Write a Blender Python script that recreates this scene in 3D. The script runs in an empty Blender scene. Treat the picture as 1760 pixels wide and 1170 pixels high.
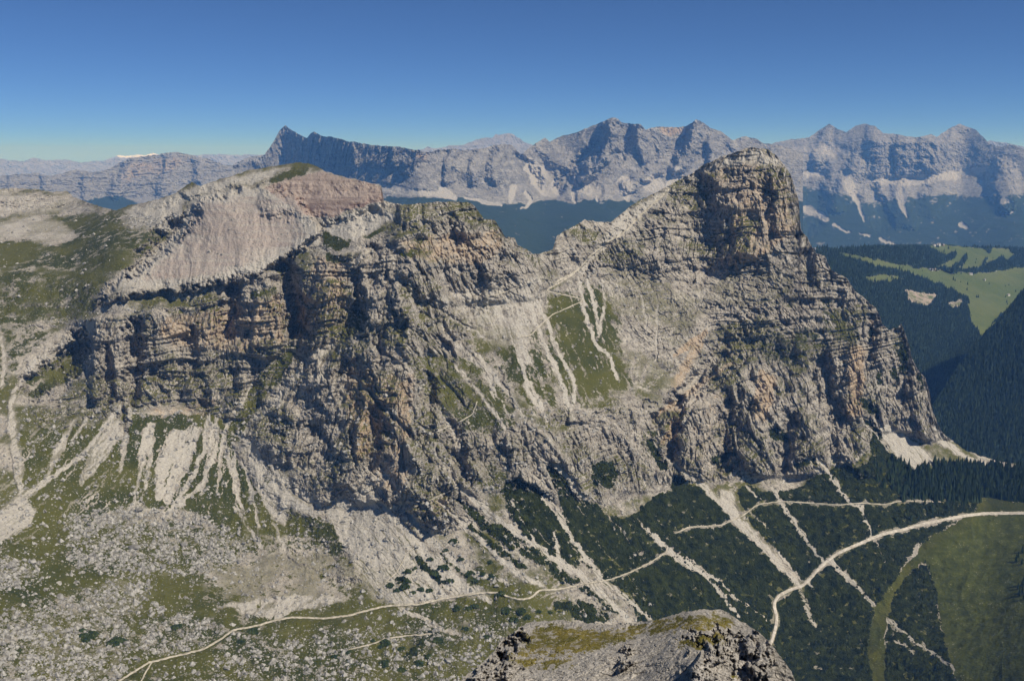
import bpy, math, random
import numpy as np
from mathutils import Vector
random.seed(7); RNG = np.random.default_rng(11)

# ------------------------------------------------------------------ camera, sky, sun, exposure
F = 1690.0                                   # focal length in photo pixels (photo 1760 x 1170)
PITCH = math.atan((585 - 268) / F)
CAMZ = 1300.0                                # eye height above the valley datum
sc = bpy.context.scene
cd = bpy.data.cameras.new('camera'); cam = bpy.data.objects.new('camera', cd); sc.collection.objects.link(cam)
cam.location = (0, 0, CAMZ); cam.rotation_euler = (math.pi/2 - PITCH, 0, 0)
cd.sensor_width = 36; cd.lens = 36 * F / 1760; cd.clip_start = 1; cd.clip_end = 200000
sc.camera = cam
SUN_EL, SUN_AZ = math.radians(46), math.radians(123)      # azimuth clockwise from the view direction (+Y)
w = bpy.data.worlds.new('World'); sc.world = w; w.use_nodes = True
nt = w.node_tree; bg = nt.nodes['Background']
sky = nt.nodes.new('ShaderNodeTexSky'); sky.sky_type = 'NISHITA'; sky.sun_disc = False
sky.sun_elevation = SUN_EL; sky.sun_rotation = SUN_AZ; sky.altitude = 8200; sky.air_density = 1.0
sky.dust_density = 0.0; sky.ozone_density = 9.0
nt.links.new(sky.outputs[0], bg.inputs[0]); bg.inputs[1].default_value = 0.077
sd = bpy.data.lights.new('sun', 'SUN'); sd.energy = 4.7; sd.angle = math.radians(0.5); sd.color = (1, .95, .86)
sun = bpy.data.objects.new('sun', sd); sc.collection.objects.link(sun)
sv = Vector((math.sin(SUN_AZ)*math.cos(SUN_EL), math.cos(SUN_AZ)*math.cos(SUN_EL), math.sin(SUN_EL)))
sun.rotation_euler = sv.to_track_quat('Z', 'Y').to_euler()
sc.view_settings.view_transform = 'Standard'; sc.view_settings.look = 'None'
sc.view_settings.exposure = 0.18; sc.cycles.volume_bounces = 1; sc.view_settings.gamma = 1; sc.view_settings.use_curve_mapping = False

# ------------------------------------------------------------------ helpers: rays, noise
def ray(u, v):
    """unit-horizontal direction (x, y) and tan(elevation) through a photo pixel"""
    xc = (u - 880) / F; yc = (585 - v) / F
    dy = math.cos(PITCH) + yc*math.sin(PITCH); dz = -math.sin(PITCH) + yc*math.cos(PITCH)
    h = np.hypot(xc, dy)
    return xc/h, dy/h, dz/h

def hash3(ix, iy, iz, k):
    h = (ix.astype(np.uint32)*np.uint32(374761393) + iy.astype(np.uint32)*np.uint32(668265263)
         + iz.astype(np.uint32)*np.uint32(2147483647 - 1274126177 + 97) + np.uint32(k*2654435 + 17))
    h ^= h >> np.uint32(13); h *= np.uint32(1274126177); h ^= h >> np.uint32(16); h *= np.uint32(2246822519); h ^= h >> np.uint32(15)
    return h

def noise(x, y, z, seed=0):
    """gradient noise, roughly -1..1"""
    xf = np.floor(x); yf = np.floor(y); zf = np.floor(z)
    fx = (x - xf).astype(np.float32); fy = (y - yf).astype(np.float32); fz = (z - zf).astype(np.float32)
    X = xf.astype(np.int32); Y = yf.astype(np.int32); Z = zf.astype(np.int32)
    sx = fx*fx*fx*(fx*(fx*6 - 15) + 10); sy = fy*fy*fy*(fy*(fy*6 - 15) + 10); sz = fz*fz*fz*(fz*(fz*6 - 15) + 10)
    def g(dx, dy, dz):
        h = hash3(X + dx, Y + dy, Z + dz, seed)
        a = (h & np.uint32(1023)).astype(np.float32)/511.5 - 1
        b = ((h >> np.uint32(10)) & np.uint32(1023)).astype(np.float32)/511.5 - 1
        c = ((h >> np.uint32(20)) & np.uint32(1023)).astype(np.float32)/511.5 - 1
        return a*(fx - dx) + b*(fy - dy) + c*(fz - dz)
    x00 = g(0,0,0)*(1-sx) + g(1,0,0)*sx; x10 = g(0,1,0)*(1-sx) + g(1,1,0)*sx
    x01 = g(0,0,1)*(1-sx) + g(1,0,1)*sx; x11 = g(0,1,1)*(1-sx) + g(1,1,1)*sx
    return ((x00*(1-sy) + x10*sy)*(1-sz) + (x01*(1-sy) + x11*sy)*sz)*1.5

def fbm(x, y, z, o=3, seed=0):
    s = 0; a = 1; t = 0
    for i in range(o):
        s = s + a*noise(x*2**i, y*2**i, z*2**i, seed + i*7); t += a; a *= .5
    return s/t

def ridged(x, y, z, o=2, seed=0):
    s = 0; a = 1; t = 0
    for i in range(o):
        s = s + a*(1 - 2*np.abs(noise(x*2.1**i, y*2.1**i, z*2.1**i, seed + i*7))); t += a; a *= .5
    return s/t                                    # up to +1 on the sharp crests

def smooth(a, b, x):
    t = np.clip((x - a)/(b - a), 0, 1); return t*t*(3 - 2*t)

def blur(a, s, axis):
    n = int(s*2.5) + 1; k = np.exp(-.5*(np.arange(-n, n+1)/s)**2); k /= k.sum()
    a = np.moveaxis(a, axis, -1); p = np.pad(a, [(0,0), (n,n)], mode='edge'); o = np.zeros_like(a)
    for i, kk in enumerate(k): o += kk*p[:, i:i + a.shape[1]]
    return np.moveaxis(o, -1, axis)

class Raster:
    """a plan of one terrain sheet: ranges of azimuth and elevation as the surveyor saw them"""
    def __init__(s, u0, u1, v0, v1, st=1.5):
        s.u0, s.v0, s.st = u0, v0, st
        s.nu = int((u1-u0)/st) + 2; s.nv = int((v1-v0)/st) + 2
        s.us = u0 + np.arange(s.nu)*st; s.vs = v0 + np.arange(s.nv)*st
    def zeros(s): return np.zeros((s.nv, s.nu), np.float32)
    def poly(s, a, pts, val=1, soft=3, mode='max'):
        xs = [p[0] for p in pts]; ys = [p[1] for p in pts]; m = soft*3 + 2
        i0 = max(0, int((min(xs)-m-s.u0)/s.st)); i1 = min(s.nu, int((max(xs)+m-s.u0)/s.st)+1)
        j0 = max(0, int((min(ys)-m-s.v0)/s.st)); j1 = min(s.nv, int((max(ys)+m-s.v0)/s.st)+1)
        if i1 <= i0 or j1 <= j0: return
        U, V = np.meshgrid(s.us[i0:i1], s.vs[j0:j1]); ins = np.zeros(U.shape, bool); n = len(pts)
        for k in range(n):
            x1, y1 = pts[k]; x2, y2 = pts[(k+1) % n]
            if y1 == y2: continue
            c = ((y1 > V) != (y2 > V)) & (U < (x2-x1)*(V-y1)/(y2-y1) + x1); ins ^= c
        f = ins.astype(np.float32)
        if soft > .5: f = blur(blur(f, soft/s.st, 0), soft/s.st, 1)
        s.put(a, (slice(j0, j1), slice(i0, i1)), f, val, mode)
    def put(s, a, sl, f, val, mode):
        if mode == 'max': a[sl] = np.maximum(a[sl], f*val)
        elif mode == 'add': a[sl] += f*val
        elif mode == 'cut': a[sl] *= 1 - f*val
    def stroke(s, a, pts, val=1, mode='max', soft=.5, wd=None):
        for k in range(len(pts)-1):
            x1, y1 = pts[k][:2]; x2, y2 = pts[k+1][:2]
            w1 = wd or (pts[k][2] if len(pts[k]) > 2 else 5); w2 = wd or (pts[k+1][2] if len(pts[k+1]) > 2 else w1)
            m = max(w1, w2)*1.5 + 3
            i0 = max(0, int((min(x1,x2)-m-s.u0)/s.st)); i1 = min(s.nu, int((max(x1,x2)+m-s.u0)/s.st)+1)
            j0 = max(0, int((min(y1,y2)-m-s.v0)/s.st)); j1 = min(s.nv, int((max(y1,y2)+m-s.v0)/s.st)+1)
            if i1 <= i0 or j1 <= j0: continue
            U, V = np.meshgrid(s.us[i0:i1], s.vs[j0:j1])
            L = (x2-x1)**2 + (y2-y1)**2 + 1e-6; t = np.clip(((U-x1)*(x2-x1) + (V-y1)*(y2-y1))/L, 0, 1)
            d = np.hypot(U-x1-t*(x2-x1), V-y1-t*(y2-y1)); wd_ = (w1 + (w2-w1)*t)/2
            f = (1 - smooth(wd_*(1-soft), wd_*(1+soft) + .6, d)).astype(np.float32)
            md = mode
            if mode == 'add':           # one polyline must not add twice at its joints
                b = s.tmp; sl = (slice(j0, j1), slice(i0, i1)); b[sl] = np.maximum(b[sl], f*abs(val)); continue
            s.put(a, (slice(j0, j1), slice(i0, i1)), f, val, md)
    def relief(s, a, pts, val, soft=.7):
        s.tmp = s.zeros(); s.stroke(None, pts, val, 'add', soft); a += s.tmp*np.sign(val)
    def at(s, a, U, V):
        x = np.clip((U-s.u0)/s.st, 0, s.nu-1.001); y = np.clip((V-s.v0)/s.st, 0, s.nv-1.001)
        i = x.astype(int); j = y.astype(int); fx = x-i; fy = y-j
        return (a[j,i]*(1-fx) + a[j,i+1]*fx)*(1-fy) + (a[j+1,i]*(1-fx) + a[j+1,i+1]*fx)*fy

def profiles(R, prof, bu=14, bv=6):
    """slopes up each surveyed line -> distance and slope over the sheet"""
    us = sorted(prof); lr = np.zeros((R.nv, len(us))); sl = np.zeros((R.nv, len(us)))
    for c, u in enumerate(us):
        vb, r0, segs = prof[u]
        v = vb; r = r0; tab = [(vb, math.log(r), segs[0][1])]; ends = segs[:-1] + [(R.v0 - 4, segs[-1][1])]
        for v2, s_ in ends:
            t = math.tan(math.radians(s_)); n = max(2, int(v - v2)//3); q = np.linspace(v, v2, n+1)
            for a, b in zip(q[:-1], q[1:]):
                ea = ray(u, a)[2]; eb = ray(u, b)[2]; r = min(r*(ea - t)/(eb - t), 1e5) if eb < t else r
                tab.append((b, math.log(r), s_))
            v = v2
        tab = np.array(tab)[::-1]
        lr[:, c] = np.interp(R.vs, tab[:, 0], tab[:, 1]); sl[:, c] = np.interp(R.vs, tab[:, 0], tab[:, 2])
    x = np.interp(R.us, us, np.arange(len(us))); i = np.minimum(x.astype(int), len(us)-2); f = x - i
    lr = lr[:, i]*(1-f) + lr[:, i+1]*f; sl = sl[:, i]*(1-f) + sl[:, i+1]*f
    lr = blur(blur(lr, bu/R.st, 1), bv/R.st, 0); sl = blur(blur(sl, bu/R.st, 1), bv/R.st, 0)
    return np.exp(lr), sl

# ------------------------------------------------------------------ helpers: meshes, objects
COL = sc.collection
def mesh_np(name, V, Fq, mats, smooth_=False, attrs=None, midx=None):
    me = bpy.data.meshes.new(name); V = np.asarray(V, np.float32); Fq = np.asarray(Fq, np.int32); k = Fq.shape[1]
    me.vertices.add(len(V)); me.vertices.foreach_set('co', V.ravel())
    me.loops.add(Fq.size); me.loops.foreach_set('vertex_index', Fq.ravel())
    me.polygons.add(len(Fq)); me.polygons.foreach_set('loop_start', np.arange(0, Fq.size, k, dtype=np.int32))
    me.polygons.foreach_set('loop_total', np.full(len(Fq), k, np.int32))
    me.polygons.foreach_set('use_smooth', np.full(len(Fq), smooth_) if np.isscalar(smooth_) else smooth_)
    for m in (mats if isinstance(mats, (list, tuple)) else [mats]): me.materials.append(m)
    if midx is not None: me.polygons.foreach_set('material_index', np.asarray(midx, np.int32))
    for an, arr in (attrs or {}).items():
        at = me.attributes.new(an, 'FLOAT_COLOR', 'POINT'); c = np.ones((len(V), 4), np.float32); c[:, :arr.shape[1]] = arr
        at.data.foreach_set('color', c.ravel())
    me.update(calc_edges=True); me.validate()
    return me
def link(name, me, parent=None, loc=None):
    o = bpy.data.objects.new(name, me); COL.objects.link(o)
    if parent: o.parent = parent
    if loc is not None: o.location = loc
    return o
def tag(o, label=None, cat=None, group=None, kind=None):
    for k, v in (('label', label), ('category', cat), ('group', group), ('kind', kind)):
        if v: o[k] = v
    return o
def empty(name, loc, rz=0):
    o = bpy.data.objects.new(name, None); COL.objects.link(o); o.location = loc; o.rotation_euler = (0, 0, rz); return o

# ------------------------------------------------------------------ helpers: materials
class NT:
    def __init__(s, name):
        s.m = bpy.data.materials.new(name); s.m.use_nodes = True; s.t = s.m.node_tree; s.b = s.t.nodes['Principled BSDF']
        s.b.inputs['Roughness'].default_value = .95; s.b.inputs['Specular IOR Level'].default_value = .12
    def n(s, typ, **kw):
        o = s.t.nodes.new(typ)
        for k, v in kw.items():
            if isinstance(k, str) and k.startswith('i_'): o.inputs[k[2:].replace('_', ' ')].default_value = v
            else: setattr(o, k, v)
        return o
    def l(s, a, b): s.t.links.new(a, b)
    def math(s, op, a, b=None, c=None, clamp=False):
        o = s.t.nodes.new('ShaderNodeMath'); o.operation = op; o.use_clamp = clamp
        for i, x in enumerate((a, b, c)):
            if x is None: continue
            if isinstance(x, (int, float)): o.inputs[i].default_value = x
            else: s.l(x, o.inputs[i])
        return o.outputs[0]
    def mix(s, f, a, b, bt='MIX'):
        o = s.t.nodes.new('ShaderNodeMix'); o.data_type = 'RGBA'; o.blend_type = bt
        for i, x in ((0, f), (6, a), (7, b)):
            if isinstance(x, (int, float)): o.inputs[i].default_value = x
            elif isinstance(x, tuple): o.inputs[i].default_value = (*x, 1)
            else: s.l(x, o.inputs[i])
        return o.outputs[2]
    def step(s, x, a, b):
        o = s.t.nodes.new('ShaderNodeMapRange'); o.interpolation_type = 'SMOOTHSTEP'; s.l(x, o.inputs[0])
        o.inputs[1].default_value = a; o.inputs[2].default_value = b; return o.outputs[0]
    def noise(s, vec, scale, det=3, rough=.55):
        o = s.t.nodes.new('ShaderNodeTexNoise'); s.l(vec, o.inputs['Vector']); o.inputs['Scale'].default_value = scale
        o.inputs['Detail'].default_value = det; o.inputs['Roughness'].default_value = rough; return o.outputs[0]
    def scaled(s, vec, sx, sy, sz):
        o = s.t.nodes.new('ShaderNodeMapping'); s.l(vec, o.inputs[0]); o.inputs['Scale'].default_value = (sx, sy, sz); return o.outputs[0]

def terrain_mat(name, S=1.0, rock=((.20,.175,.145), (.44,.40,.34)), scree=(.46,.425,.37), grass=((.028,.036,.007), (.076,.076,.015)),
                pine=((.008,.013,.004), (.024,.031,.010)), ledge=.0, bump=1.0, specks=.24):
    t = NT(name); co = t.n('ShaderNodeTexCoord').outputs['Object']
    A = t.n('ShaderNodeAttribute', attribute_name='zone_a'); B = t.n('ShaderNodeAttribute', attribute_name='zone_b')
    sa = t.n('ShaderNodeSeparateColor'); t.l(A.outputs['Color'], sa.inputs[0]); sb = t.n('ShaderNodeSeparateColor'); t.l(B.outputs['Color'], sb.inputs[0])
    n1 = t.noise(co, 1/(90*S), 4); n2 = t.noise(co, 1/(16*S), 4, .65); n3 = t.noise(co, 1/(3.2*S), 3, .7)
    st = t.noise(t.scaled(co, .008/S, .008/S, .16/S), 1, 4, .7)       # bedding
    vs = t.noise(t.scaled(co, .08/S, .08/S, .01/S), 1, 4, .65)        # water streaks down the faces
    nz = t.n('ShaderNodeSeparateXYZ'); t.l(t.n('ShaderNodeNewGeometry').outputs['True Normal'], nz.inputs[0]); nz = nz.outputs[2]
    f = t.math('ADD', t.math('MULTIPLY', n2, .55), t.math('MULTIPLY', st, .45))
    rc = t.mix(t.step(f, .34, .66), rock[0], rock[1])
    rc = t.mix(t.math('MULTIPLY', t.step(vs, .40, .70), .45), rc, (rock[0][0]*.62, rock[0][1]*.62, rock[0][2]*.66))
    ck = t.math('ABSOLUTE', t.math('SUBTRACT', t.noise(t.scaled(co, 1/(13*S), 1/(13*S), 1/(17*S)), 1, 3, .6), .5))
    rc = t.mix(t.step(ck, .035, .0), rc, (rock[0][0]*.38, rock[0][1]*.38, rock[0][2]*.38))  # crevice darkness painted into the rock colour as thin crack lines
    rc = t.mix(t.math('MULTIPLY', t.step(n3, .56, .70), .6), rc, (rock[1][0]*1.25, rock[1][1]*1.25, rock[1][2]*1.25))
    rc = t.mix(t.math('MULTIPLY', t.step(n3, .44, .33), .6), rc, (rock[0][0]*.5, rock[0][1]*.5, rock[0][2]*.52))
    wf = t.math('MULTIPLY', t.step(t.math('ADD', sb.outputs[0], t.math('MULTIPLY_ADD', n2, 1.0, -.5)), .35, .75), .66)
    rc = t.mix(wf, rc, t.mix(t.step(n3, .35, .7), (.30,.20,.115), (.50,.375,.24)))
    rf = t.step(t.math('ADD', sb.outputs[1], t.math('MULTIPLY_ADD', st, 1.0, -.5)), .3, .7)
    rc = t.mix(rf, rc, t.mix(t.step(st, .4, .6), (.165,.105,.085), (.30,.22,.18)))
    sc_ = t.mix(t.step(n3, .3, .75), (scree[0]*.68, scree[1]*.67, scree[2]*.66), scree)
    sc_ = t.mix(t.math('MULTIPLY', t.step(sb.outputs[0], .2, .9), .45), sc_, (.40,.30,.19))
    sc_ = t.mix(t.math('MULTIPLY', rf, .55), sc_, (.27,.20,.17))
    sf = t.step(t.math('ADD', sa.outputs[1], t.math('MULTIPLY_ADD', n2, .7, -.35)), .38, .62)
    flat = t.math('MULTIPLY', t.step(nz, .62, .90), .34)
    rc = t.mix(flat, rc, (rock[1][0]*.98, rock[1][1]*.97, rock[1][2]*.95)); rc = t.mix(sf, rc, sc_)
    gc = t.mix(t.step(n1, .38, .62), grass[0], grass[1]); gc = t.mix(t.math('MULTIPLY', t.step(n3, .35, .75), .5), gc, (grass[1][0]*1.15, grass[1][1]*1.02, grass[1][2]))
    gc = t.mix(A.outputs['Alpha'], gc, t.mix(t.step(n2, .3, .7), (.040,.048,.010), (.075,.084,.018)))
    gf = t.step(t.math('ADD', sa.outputs[0], t.math('ADD', t.math('MULTIPLY_ADD', n2, 1.3, -.65), t.math('MULTIPLY_ADD', n3, .7, -.35))), .42, .58)
    if ledge: gf = t.math('MAXIMUM', gf, t.math('MULTIPLY', t.math('SUBTRACT', 1.0, t.math('ADD', t.math('MULTIPLY', sa.outputs[1], 1.3), t.math('MULTIPLY', sb.outputs[1], 2.2)), clamp=True), t.math('MULTIPLY', t.math('MULTIPLY', t.step(nz, .58, .76), t.step(n1, .44, .56)), ledge)))
    gf = t.math('MULTIPLY', gf, t.step(nz, .10, .36))
    vo = t.n('ShaderNodeTexVoronoi'); t.l(co, vo.inputs['Vector']); vo.inputs['Scale'].default_value = 1/(3.6*S)
    spk = t.math('MULTIPLY', t.math('MULTIPLY', t.step(vo.outputs[0], .30, .18), t.step(t.math('ADD', n2, t.math('MULTIPLY', sb.outputs[2], .35)), .50, .66)), specks*2)
    gf = t.math('MULTIPLY', gf, t.math('SUBTRACT', 1.0, t.math('MINIMUM', spk, 1.0)))
    rc = t.mix(gf, rc, gc)
    pc = t.mix(t.step(n3, .3, .7), pine[0], pine[1]); pf = t.step(t.math('ADD', sa.outputs[2], t.math('ADD', t.math('MULTIPLY_ADD', n2, .5, -.25), t.math('MULTIPLY_ADD', n3, .5, -.25))), .42, .56)
    rc = t.mix(pf, rc, pc)
    t.l(rc, t.b.inputs['Base Color'])
    bp = t.n('ShaderNodeBump'); bp.inputs['Strength'].default_value = .9*bump; bp.inputs['Distance'].default_value = 3.2*S
    t.l(t.math('ADD', t.math('MULTIPLY', n3, .6), t.math('MULTIPLY', n2, 1.2)), bp.inputs['Height']); t.l(bp.outputs[0], t.b.inputs['Normal'])
    return t.m

def plain_mat(name, c0, c1, scale, rough=.95, bump=0):
    t = NT(name); co = t.n('ShaderNodeTexCoord').outputs['Object']; n = t.noise(co, scale, 4, .6)
    t.l(t.mix(t.step(n, .32, .68), c0, c1), t.b.inputs['Base Color']); t.b.inputs['Roughness'].default_value = rough
    if bump:
        bp = t.n('ShaderNodeBump'); bp.inputs['Distance'].default_value = bump; t.l(n, bp.inputs['Height']); t.l(bp.outputs[0], t.b.inputs['Normal'])
    return t.m

# ------------------------------------------------------------------ terrain sheet builder
class Sheet:
    def __init__(s, u0, u1, vbot, sky_, prof, ust=1.6, rows=500, v0=None, S=1.0, jag=1.5, bu=14, bv=6, st=1.5, warp=1.0, post=None):
        s.warp, s.post = warp, post
        s.R = Raster(u0, u1, v0 if v0 is not None else min(p[1] for p in sky_) - 12, vbot, st); s.S = S; s.vbot = vbot
        s.rr, s.slope = profiles(s.R, prof, bu, bv)
        s.z = {k: s.R.zeros() for k in ('grass', 'scree', 'pine', 'warm', 'red', 'rub', 'relief', 'calm', 'cliff', 'lush', 'pine0', 'run', 'rib')}
        s.u = np.arange(u0, u1 + ust, ust); s.t = np.linspace(0, 1, rows)
        s.crest = np.interp(s.u, [p[0] for p in sky_], [p[1] for p in sky_])
        q = s.u*0
        s.crest = s.crest + jag*(noise(s.u/9, q+.5, q+.5, 3) + .7*noise(s.u/3.6, q+.5, q+.5, 5))
    def vrow(s, c, cs, T): return cs + (s.vbot - cs)*T + (c - cs)*np.exp(-9*T)*(1 - T)
    def tinv(s, c, cs, v):
        T = np.clip((v - c)/(s.vbot - c), 0, 1)
        for _ in range(9):
            f = s.vrow(c, cs, T) - v; d = (s.vbot - cs) - (c - cs)*np.exp(-9*T)*(9*(1-T) + 1)
            T = np.clip(T - f/np.maximum(d, 60), 0, 1)
        return T
    def build(s, relief):
        U, T = np.meshgrid(s.u, s.t); s.cs = blur(s.crest[None], 26/(s.u[1]-s.u[0]), 1)[0]; V = s.vrow(s.crest[None], s.cs[None], T)
        s.U, s.V = U, V; dx, dy, e = ray(U, V); r = s.R.at(s.rr, U, V); sl = s.R.at(s.slope, U, V)
        q0 = U*0
        wu = 5*noise(U/17, V/17, q0, 101) + 2.6*noise(U/6, V/6, q0, 103) + 1.3*noise(U/2.6, V/2.6, q0, 105)
        wv = 7*noise(U/17, V/17, q0, 111) + 3.4*noise(U/6, V/6, q0, 113) + 1.5*noise(U/2.6, V/2.6, q0, 115)
        wu *= s.warp; wv *= s.warp
        g = {k: s.R.at(a, U + (0 if k == 'calm' else wu*(2.2 if k == 'relief' else 1)), V + (0 if k == 'calm' else wv*(2.2 if k == 'relief' else 1))) for k, a in s.z.items()}
        g['scree0'] = g['scree'].copy(); g['grass0'] = g['grass'].copy()
        if s.post: s.post(s, U, V, g)
        s.g = g; s.P0 = (dx*r, dy*r, e*r)
        cl = np.clip(smooth(36, 52, sl) + g['cliff'], 0, 1)
        rel = relief(s, dx*r, dy*r, e*r, cl, g)
        s.r = r + g['relief'] + rel
        s.X, s.Y, s.Z = dx*s.r, dy*s.r, e*s.r + CAMZ
        return s
    def sample(s, u, v):
        """world point of the sheet under a surveyed direction"""
        u = np.atleast_1d(np.asarray(u, float)); v = np.atleast_1d(np.asarray(v, float))
        x = np.clip((u - s.u[0])/(s.u[1]-s.u[0]), 0, len(s.u)-1.001); i = x.astype(int); fx = x - i
        c = s.crest[i]*(1-fx) + s.crest[i+1]*fx; c2 = s.cs[i]*(1-fx) + s.cs[i+1]*fx; y = s.tinv(c, c2, v)*(len(s.t)-1.001); j = y.astype(int); fy = y-j
        r = (s.r[j,i]*(1-fx) + s.r[j,i+1]*fx)*(1-fy) + (s.r[j+1,i]*(1-fx) + s.r[j+1,i+1]*fx)*fy
        dx, dy, e = ray(u, v); return np.stack([dx*r, dy*r, e*r + CAMZ], 1), r
    def emit(s, parts, mat, back=8, bstep=35, drop=.75, smooth_=False):
        """parts: function(U,V)->int object index per face, list of (name,label,kind)"""
        fn, names = parts; nr, nc = s.U.shape
        X, Y, Z = [s.X], [s.Y], [s.Z]; za = np.stack([s.g['grass'], s.g['scree'], s.g['pine'], s.g['lush']], 2); zb = np.stack([s.g['warm'], s.g['red'], s.g['rub']], 2)
        bx, by, bz = [], [], []
        dx, dy, e = ray(s.u, s.crest); rc = s.r[0]
        for k in range(back, 0, -1):
            d = bstep*s.S*k**1.3; n_ = noise(s.u/14, s.u*0+k*.7, s.u*0, 9)*.25 + 1
            bx.append(dx*(rc+d)); by.append(dy*(rc+d)); bz.append(s.Z[0] - d*drop*n_)
        X = np.vstack([np.array(bx), s.X]); Y = np.vstack([np.array(by), s.Y]); Z = np.vstack([np.array(bz), s.Z])
        rep = lambda a: np.concatenate([np.repeat(a[:1], back, 0), a], 0)
        za, zb = rep(za), rep(zb); U = rep(s.U); V = rep(s.V); nr += back
        idx = np.arange(nr*nc).reshape(nr, nc)
        q = np.stack([idx[:-1,:-1], idx[1:,:-1], idx[1:,1:], idx[:-1,1:]], 2).reshape(-1, 4)
        which = fn(U[:-1,:-1], V[:-1,:-1]).ravel() if fn else np.zeros(len(q), int)
        P = np.stack([X, Y, Z], 2).reshape(-1, 3); za = za.reshape(-1, 4); zb = zb.reshape(-1, 3); objs = []
        for k, (nm, lab, kind) in enumerate(names):
            f = q[which == k]; used, inv = np.unique(f, return_inverse=True)
            if not len(f): continue
            me = mesh_np(nm, P[used], inv.reshape(-1, 4), mat, smooth_, {'zone_a': za[used], 'zone_b': zb[used]})
            objs.append(tag(link(nm, me), lab, None, None, kind))
        return objs

def rock_relief(s, x, y, z, cl, g, amp=1.0, gul=1.0, strat=1.0):
    S = s.S; x, y, z = x/S, y/S, z/S
    wx = 14*noise(x/50, y/50, z/50, 71); wz = 10*noise(x/60, y/60, z/60, 73)
    b1 = ridged((x+wx)/95, y/95, z/260, 2, 1); b2 = ridged((x+wx)/34, y/34, z/110, 2, 11)
    b3 = ridged(x/11, y/11, z/42, 2, 21); b4 = fbm(x/4.5, y/4.5, z/5, 2, 31)
    dip = -.05*x - .32*(x - 120)*smooth(90, 260, x)*smooth(-270, -390, z); zz = (z + wz + dip)/17; fr = zz - np.floor(zz); st = (smooth(0, .78, fr) - smooth(.86, 1, fr))
    zz = (z + wz*.8 + dip)/6.1; fr = zz - np.floor(zz); st2 = (smooth(0, .7, fr) - smooth(.8, 1, fr))
    lm = smooth(-.3, .4, noise(x/70, y/70, z/40, 81))
    zz = (z + wz*1.3 + dip)/41; fr = zz - np.floor(zz); st0 = (smooth(0, .8, fr) - smooth(.9, 1, fr))
    b5 = ridged(x/6.2, y/6.2, z/7.5, 2, 33)
    slab = .22 + .85*smooth(-.25, .35, noise(x/42, y/42, z/55, 35)); st = st*strat; st2 = st2*strat; st0 = st0*strat
    ck = smooth(.10, .0, np.abs(noise((x + wx)/19, y/19, z/210, 37)))*5 + smooth(.09, .0, np.abs(noise((x + wx)/8, y/8, z/90, 39)))*2
    cliff = ck - 18*b1 - 12*b2 - 5.5*b3 - slab*(3.6*b5 + 2.4*b4) + lm*(6*st + 2.6*st2) + 6*st0
    rb = g['rib']; c1 = (x*.76 + z*.65)/46 + .5*noise(x/70, y/70, z/70, 43); c2 = (x*.65 - z*.76)/270
    cliff = cliff + lm*(1 - .0)*0 - rb*(15*ridged(c1, c2, z*0, 2, 44) + 5*ridged(c1*2.7, c2*2.5, z*0, 2, 45)) - rb*lm*(4*st + 1.5*st2 + 4*st0)
    o1 = fbm(x/75, y/75, z/75, 3, 41)*9; o2 = fbm(x/13, y/13, z/13, 3, 51)*2.0
    az = np.arctan2(x, y)*1500; gl = ridged(az/26 + noise(x/90, y/90, z/90, 61), z/170, z*0 + .3, 2, 62)*2.6*gul
    rub = ridged(x/7, y/7, z/7, 2, 91)*1.6*g['rub']
    open_ = o1 + o2 - gl*smooth(.0, .3, np.maximum(g['scree0'], g['grass0'])) - rub - 3.2*ridged(az/13 + noise(x/60, y/60, z/60, 64), z/200, z*0 + .7, 2, 65)*g['run']
    return (cliff*cl + open_*(1-cl))*amp*S*(1 - g['calm'])

# ================================================================== THE NEAR MOUNTAIN AND ITS VALLEY
SKY_MAIN = [(-220,318),(-60,322),(0,326),(20,323),(60,325),(90,330),(115,328),(125,338),(160,352),(200,362),(212,356),(222,352),(240,350),(300,334),(318,320),(330,313),(345,320),(380,308),
 (430,292),(480,284),(515,279),(540,284),(560,295),(600,306),(640,316),(655,318),(660,345),(690,352),(720,350),(745,347),(800,347),(812,350),(822,362),(832,376),(850,378),(862,395),(868,408),(885,410),(890,422),(905,428),(916,437),(926,436),
 (950,428),(957,405),(980,392),(1005,378),(1030,382),(1050,382),(1062,372),(1085,352),(1110,340),(1142,322),(1160,312),(1185,300),(1212,282),(1240,270),(1270,259),(1292,253),(1318,256),(1335,268),(1348,283),(1358,300),(1366,322),(1373,345),(1375,378),
 (1377,395),(1388,408),(1396,425),(1404,437),(1418,440),(1428,464),(1440,470),(1455,477),(1470,500),(1490,516),(1505,530),(1512,542),(1516,556),(1528,566),(1542,564),(1549,557),(1556,572),(1562,590),(1566,612),(1577,634),(1590,648),(1597,672),(1602,705),(1612,728),(1618,742),(1640,760),(1660,774),(1700,788),(1760,800),(1960,815)]
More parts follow.
